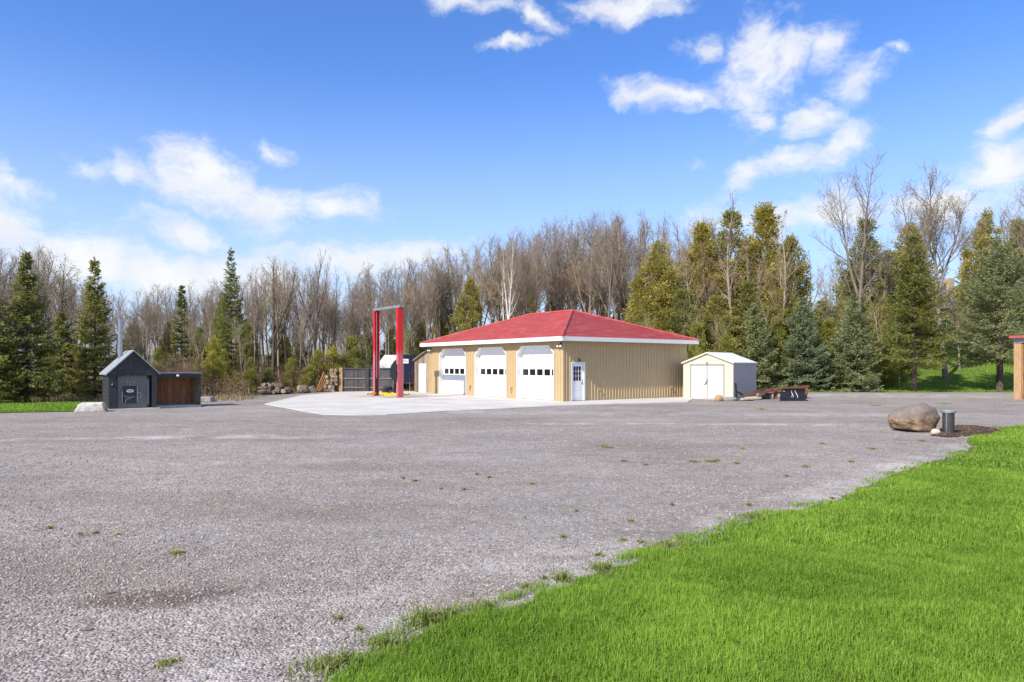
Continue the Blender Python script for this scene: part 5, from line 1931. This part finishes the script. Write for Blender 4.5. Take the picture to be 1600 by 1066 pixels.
# tangle of brush along the wood edge and the deep wood behind: masses nobody could count
def brush(seed, n, xs, ys, h, name, m, lean=.25, leafm=None, nleaf=0):
    r = np.random.default_rng(seed)
    y = r.uniform(*ys, n)
    x = r.uniform(xs[0], xs[1], n) * y / FPX
    z = hill(x, y) - .06
    b0 = np.stack([x, y, z], 1)
    hh = h * r.uniform(.3, 1, n) ** 1.2
    tip = b0 + np.stack([r.normal(size=n) * lean * hh, r.normal(size=n) * lean * hh, hh], 1)
    bag = Bag()
    bag.add(spikes(b0, tip, .004 + .004 * hh))
    m_ = n * 4
    i = r.integers(0, n, m_)
    t = r.uniform(.25, .95, m_)[:, None]
    p = b0[i] * (1 - t) + tip[i] * t
    e = p + unit(r.normal(size=(m_, 3)) + [0, 0, .5]) * (r.uniform(.15, .35, m_) * hh[i])[:, None]
    bag.add(spikes(p, e, .006))
    if nleaf:
        k = nleaf
        i = r.integers(0, m_, k)
        bag.add(kites(e[i], r.normal(size=(k, 3)), .10, .06, r), np.repeat(r.uniform(0, 1, k), 4), 1)
    o = link(name, bag.mesh(name, [M[m], M[leafm or 'bud']]))
    tag(o, kind='stuff')
    return o


tag(brush(21, 2600, (-560, -150), (53.5, 60), 2.4, 'undergrowth', 'brush_brown', leafm='bud_rust', nleaf=9000), 'tangled brown undergrowth along the foot of the wood', 'undergrowth')
tag(brush(22, 1500, (-860, -420), (40, 50), 1.6, 'undergrowth', 'brush_brown', leafm='bud_rust', nleaf=4000), 'low brown brush under the spruces behind the furnace', 'undergrowth')
tag(brush(23, 6500, (-950, 420), (92, 118), 8.0, 'deep_wood', 'twig', .05, 'bud', 20000), 'deep bare wood filling the gaps behind the front trees', 'wood')
tag(brush(24, 2600, (-900, 330), (60, 92), 5.5, 'sapling_thicket', 'twig', .08, 'bud_rust', 16000), 'dense thicket of bare saplings between the trunks of the wood', 'thicket')


# ------------------------------------------------------------------ grass, weeds, loose stone
def inside(poly, x, y):
    c = np.zeros(len(x), bool)
    P = np.array(poly)
    for (x0, y0), (x1, y1) in zip(P, np.roll(P, -1, 0)):
        s = ((y0 > y) != (y1 > y))
        with np.errstate(divide='ignore', invalid='ignore'):
            c ^= s & (x < (x1 - x0) * (y - y0) / (y1 - y0 + 1e-12) + x0)
    return c


def edge_dist(poly, x, y):
    d = np.full(len(x), 1e9)
    for (x0, y0), (x1, y1) in zip(poly[:-1], poly[1:]):
        dx, dy = x1 - x0, y1 - y0
        t = np.clip(((x - x0) * dx + (y - y0) * dy) / (dx * dx + dy * dy + 1e-9), 0, 1)
        d = np.minimum(d, np.hypot(x - x0 - t * dx, y - y0 - t * dy))
    return d


def vnoise(x, y, s, seed=0):
    """cheap smooth value noise"""
    r = np.random.default_rng(seed).uniform(0, 1, (64, 64))
    X, Y = x * s, y * s
    i, j = np.floor(X).astype(int), np.floor(Y).astype(int)
    f, g = X - i, Y - j
    f, g = f * f * (3 - 2 * f), g * g * (3 - 2 * g)
    a = r[i % 64, j % 64] * (1 - f) + r[(i + 1) % 64, j % 64] * f
    b = r[i % 64, (j + 1) % 64] * (1 - f) + r[(i + 1) % 64, (j + 1) % 64] * f
    return a * (1 - g) + b * g


def blades(x, y, z, h, w, rng, tint, lean=.62, seg=2):
    """bent tapering grass blades"""
    n = len(x)
    a = rng.uniform(0, 2 * math.pi, n)
    dx, dy = np.cos(a), np.sin(a)
    ln = np.abs(rng.normal(size=n)) * lean * h
    b = a + math.pi / 2 + rng.normal(size=n) * .5
    sx, sy = np.cos(b) * w / 2, np.sin(b) * w / 2
    B = np.stack([x, y, z], 1)
    mid = B + np.stack([dx * ln * .35, dy * ln * .35, h * .58], 1)
    tip = B + np.stack([dx * ln, dy * ln, np.maximum(h - ln * .35, h * .35)], 1)
    S = np.stack([sx, sy, np.zeros(n)], 1)
    V = np.stack([B - S, B + S, mid + S * .8, mid - S * .8, tip], 1).reshape(-1, 3)
    i = np.arange(n)[:, None] * 5
    F = np.concatenate([i + [0, 1, 2], i + [0, 2, 3], i + [3, 2, 4]], 0)
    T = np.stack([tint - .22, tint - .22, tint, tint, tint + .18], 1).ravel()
    return V, F, np.clip(T, 0, 1)


rng = np.random.default_rng(77)


def view_pts(n, y0, y1, xmin=-.76, xmax=.76):
    y = np.sqrt(rng.uniform(y0 * y0, y1 * y1, n))
    return rng.uniform(xmin, xmax, n) * y, y


def lawn_grass(n, y0, y1, h0, h1, w):
    x, y = view_pts(n, y0, y1, -.45, .80)
    ok = inside(lawn_poly, x, y)
    ed = edge_dist(lawn_pts, x, y)
    sd = np.where(ok, ed, -ed)
    # ragged, thinning edge towards the gravel
    rag = .42 * (vnoise(x, y, 1.5, 4) - .5) + .26 * (vnoise(x, y, 4.5, 14) - .5)
    q = sd + rag
    ok = (q > 0) & (rng.uniform(size=n) < np.clip(.22 + 2.2 * q * (.4 + vnoise(x, y, 2.4, 9)), 0, 1))
    ok |= (q < 0) & (q > -.35) & (rng.uniform(size=n) < .05 * np.exp(q / .1))
    ok &= ~inside(MULCH, x, y)
    ed = np.maximum(q, 0)
    x, y, ed = x[ok], y[ok], ed[ok]
    m = len(x)
    clump = vnoise(x, y, 2.2, 1) * .6 + vnoise(x, y, 6.0, 2) * .4
    h = rng.uniform(h0, h1, m) * (.40 + 1.15 * clump) * np.clip(.55 + ed * .9, .55, 1)
    tint = np.clip(.02 + .40 * vnoise(x, y, .8, 3) + .58 * rng.beta(1.6, 1.8, m) + .30 * (clump - .5), 0, 1)
    return blades(x, y, np.full(m, .008), h, w * rng.uniform(.7, 1.3, m), rng, tint)


Vs, Fs, Ts = [], [], []
o0 = 0
for args in ((260000, 3.6, 7.5, .055, .115, .0052), (240000, 7.5, 13.0, .055, .11, .009), (200000, 13.0, 27.0, .05, .10, .022)):
    V, F, T = lawn_grass(*args)
    Vs.append(V); Fs.append(F + o0); Ts.append(T)
    o0 += len(V)
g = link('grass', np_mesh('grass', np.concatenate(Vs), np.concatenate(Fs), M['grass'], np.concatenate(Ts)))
tag(g, 'bright green mown grass of the front lawn', 'grass', kind='stuff')

x, y = view_pts(26000, 3.6, 16.0, -.45, .80)
ok = inside(lawn_poly, x, y) & (rng.uniform(size=len(x)) < .25 + 1.2 * np.clip(vnoise(x, y, .7, 31) - .45, 0, 1))
x, y = x[ok], y[ok]
V, F, T = blades(x, y, np.full(len(x), .01), rng.uniform(.03, .085, len(x)), .0035 + .0007 * y, rng, rng.uniform(.3, 1, len(x)), lean=1.0)
g = link('thatch', np_mesh('thatch', V, F, M['dry_grass'], T))
tag(g, 'dry straw blades scattered through the front lawn', 'thatch', kind='stuff')

# grass on the bank and on the strip by the furnace
n = 60000
x = rng.uniform(14, 62, n)
y = 52.2 + rng.uniform(0, 1, n) ** 1.4 * 26
ok = (x > 15.2 + (y - 52) * .22) & (np.abs(x / y) < .78)
x, y = x[ok], y[ok]
V, F, T = blades(x, y, hill(x, y), rng.uniform(.06, .14, len(x)), .055, rng, np.clip(.15 + .45 * vnoise(x, y, .5, 6) + .3 * rng.uniform(size=len(x)), 0, 1))
g = link('bank_grass', np_mesh('bank_grass', V, F, M['grass'], T))
tag(g, 'green grass on the bank under the spruces', 'grass', kind='stuff')
x, y = rng.uniform(-34, -17, 26000), rng.uniform(28.5, 38.5, 26000)
ok = inside(left_lawn, x, y)
x, y = x[ok], y[ok]
V, F, T = blades(x, y, np.full(len(x), .008), rng.uniform(.05, .11, len(x)), .032, rng, np.clip(.15 + .4 * vnoise(x, y, .7, 6) + .3 * rng.uniform(size=len(x)), 0, 1))
g = link('strip_grass', np_mesh('strip_grass', V, F, M['grass'], T))
tag(g, 'strip of grass between the gravel and the dark spruces', 'grass', kind='stuff')
# dry stalks along the edge of the wood
x = np.concatenate([X_at(rng.uniform(340, 660, 7000), 54.5), rng.uniform(-33, -15, 4000)])
y = np.concatenate([rng.uniform(53.6, 57.5, 7000), rng.uniform(38.5, 44, 4000)])
V, F, T = blades(x, y, np.full(len(x), -.06), rng.uniform(.15, .5, len(x)), .03, rng, rng.uniform(0, 1, len(x)))
g = link('dry_grass', np_mesh('dry_grass', V, F, M['dry_grass'], T))
tag(g, 'dry straw-coloured grass along the foot of the wood', 'grass', kind='stuff')

# weeds in the gravel
WP = [(975, 845, .10), (1003, 848, .16), (1060, 840, .10), (935, 868, .12), (985, 815, .08), (820, 918, .16), (850, 905, .07), (530, 968, .10), (1085, 722, .25), (1115, 722, .25), (1105, 722, .12), (1150, 725, .12), (950, 700, .22), (940, 698, .2), (975, 721, .14),
      (1008, 727, .10), (650, 752, .12), (630, 748, .06), (832, 757, .07), (1120, 720, .1), (1365, 702, .3), (1285, 694, .22), (1300, 780, .1), (900, 800, .05), (725, 766, .06), (78, 826, .08), (125, 836, .12), (150, 834, .06), (185, 836, .07), (275, 866, .10), (1160, 702, .1), (1440, 690, .2), (1170, 790, .1), (1190, 640, .5), (1370, 634, .5), (1475, 631, .5),
      (255, 1040, .12), (270, 1035, .10), (560, 985, .06), (1050, 790, .06), (880, 840, .06), (1230, 745, .1), (1260, 730, .12), (1330, 722, .12), (745, 742, .05), (690, 765, .04), (765, 747, .04)]
X_, Y_, H_, W_2 = [], [], [], []
for px, py, r in WP:
    cx, cy = G(px, py)
    r *= .62
    k = int(20 + 330 * r)
    a = rng.uniform(0, 2 * math.pi, k)
    q = np.abs(rng.normal(size=k)) * r * .55
    X_.append(cx + q * np.cos(a)); Y_.append(cy + q * np.sin(a) * 1.1)
    H_.append(rng.uniform(.015, .045, k) * (1 + cy * .02)); W_2.append(np.full(k, .006 + cy * .0006))
x, y, h, w = map(np.concatenate, (X_, Y_, H_, W_2))
V, F, T = blades(x, y, np.full(len(x), .002), h, w, rng, rng.uniform(0, 1, len(x)), lean=1.1)
g = link('weeds', np_mesh('weeds', V, F, M['weed'], T))
tag(g, 'small green weeds scattered through the gravel', 'weeds', kind='stuff')
# broad-leaved tufts where the lawn meets the gravel
X_, Y_, H_ = [], [], []
for px, py, r, hh in ((665, 975, .22, .15), (705, 968, .18, .13), (515, 1045, .30, .08), (540, 1035, .2, .07), (600, 1010, .2, .07), (880, 908, .14, .1), (1040, 856, .2, .09), (1180, 810, .25, .09), (760, 953, .15, .08), (940, 890, .2, .08)):
    cx, cy = G(px, py)
    k = 150
    a = rng.uniform(0, 2 * math.pi, k)
    q = np.abs(rng.normal(size=k)) * r * .5
    X_.append(cx + q * np.cos(a)); Y_.append(cy + q * np.sin(a)); H_.append(hh * rng.uniform(.4, 1.1, k))
x, y, h = map(np.concatenate, (X_, Y_, H_))
V, F, T = blades(x, y, np.full(len(x), .004), h, .011, rng, rng.uniform(.1, .9, len(x)), lean=.7)
g = link('edge_tufts', np_mesh('edge_tufts', V, F, M['weed'], T))
tag(g, 'taller leafy tufts along the lawn edge', 'weeds', kind='stuff')
# one dandelion
dx, dy = G(275, 866)
dn = empty('dandelion', (dx, dy, 0), 0, 'single yellow dandelion flowering in the gravel', 'flower')
V, F, T = blades(rng.normal(size=40) * .05, rng.normal(size=40) * .05, np.zeros(40), rng.uniform(.02, .05, 40), .012, rng, rng.uniform(0, 1, 40), 1.4)
link('leaves', np_mesh('leaves', V, F, M['weed'], T), dn)
P = np.concatenate([np.repeat([[0., 0, .045]], 40, 0), np.repeat([[.035, .02, .035]], 30, 0)])
V, F = kites(P, rng.normal(size=(70, 3)) * [1, 1, .25] + [0, 0, .35], .022, .010, rng)
link('flower_head', np_mesh('flower_head', V, F, M['petal'], np.repeat(rng.uniform(0, 1, 70), 4)), dn)


# loose stone lying on the gravel near the camera
def stones(n, y0, y1, s0, s1, reject, zf=.25):
    x, y = view_pts(n, y0, y1)
    ok = reject(x, y)
    x, y = x[ok], y[ok]
    m = len(x)
    base = np.array([(1, 0, -.2), (.3, .95, -.15), (-.8, .6, -.2), (-.8, -.55, -.1), (.3, -.95, -.2), (.45, .3, .75), (-.4, .35, .7), (-.1, -.5, .8)], float)
    tri = np.array([(0, 1, 5), (1, 2, 6), (1, 6, 5), (2, 3, 6), (3, 7, 6), (3, 4, 7), (4, 0, 7), (0, 5, 7), (5, 6, 7)])
    B = base[None] * (1 + .28 * rng.normal(size=(m, 8, 3)))
    s = (s0 + (s1 - s0) * rng.uniform(0, 1, m) ** 2.5)[:, None, None]
    B = B * s * np.stack([np.ones(m), rng.uniform(.6, 1, m), rng.uniform(.4, .8, m)], 1)[:, None, :]
    a = rng.uniform(0, 2 * math.pi, m)
    c_, s_ = np.cos(a)[:, None], np.sin(a)[:, None]
    V = np.stack([B[..., 0] * c_ - B[..., 1] * s_ + x[:, None], B[..., 0] * s_ + B[..., 1] * c_ + y[:, None], B[..., 2] + s[..., 0] * zf], 2).reshape(-1, 3)
    F = (np.arange(m)[:, None, None] * 8 + tri[None]).reshape(-1, 3)
    cl = vnoise(x, y, .9, 8)
    T = np.repeat(np.clip(rng.beta(2, 2.2, m) * .85 + .22 * (cl - .5), 0, 1), 8)
    return V, F, T


patch = lambda x, y: (~inside(lawn_poly, x, y)) & (rng.uniform(size=len(x)) < .30 + .9 * np.clip(vnoise(x + y * .4, y, .55, 12) * .7 + vnoise(x, y, 1.7, 13) * .4 - .15, 0, 1))
Vs, Fs, Ts = [], [], []
o0 = 0
for args in ((52000, 3.8, 8.0, .0035, .019), (30000, 8.0, 14.0, .006, .021), (8000, 14.0, 24.0, .012, .028)):
    V, F, T = stones(*args, patch)
    Vs.append(V); Fs.append(F + o0); Ts.append(T)
    o0 += len(V)
g = link('loose_stone', np_mesh('loose_stone', np.concatenate(Vs), np.concatenate(Fs), M['stones'], np.concatenate(Ts)))
tag(g, 'loose grey crushed stone strewn over the yard', 'gravel', kind='stuff')
x0 = min(p[0] for p in MULCH); x1 = max(p[0] for p in MULCH); y0 = min(p[1] for p in MULCH); y1 = max(p[1] for p in MULCH)
V, F, T = stones(26000, y0, y1, .02, .05, lambda x, y: inside(MULCH, x, y))
g = link('wood_chips', np_mesh('wood_chips', V, F, M['chips'], T))
tag(g, 'dark brown wood chips round the well casing', 'mulch', kind='stuff')
# bits of bark on the gravel
for i, (px, py, rz) in enumerate(((172, 928, .3), (136, 986, .1))):
    cx, cy = G(px, py)
    o = MB().beam((-.035, 0, .008), (.03, .008, .011), .016, .008).beam((-.01, .012, .007), (.04, .022, .007), .010, .006).build('bark_scrap', M['wood_rail'])
    o.location = (cx, cy, 0)
    o.rotation_euler = (0, 0, rz)
    tag(o, 'small orange-brown scrap of bark lying on the gravel', 'bark scrap', 'bark scraps on the gravel')
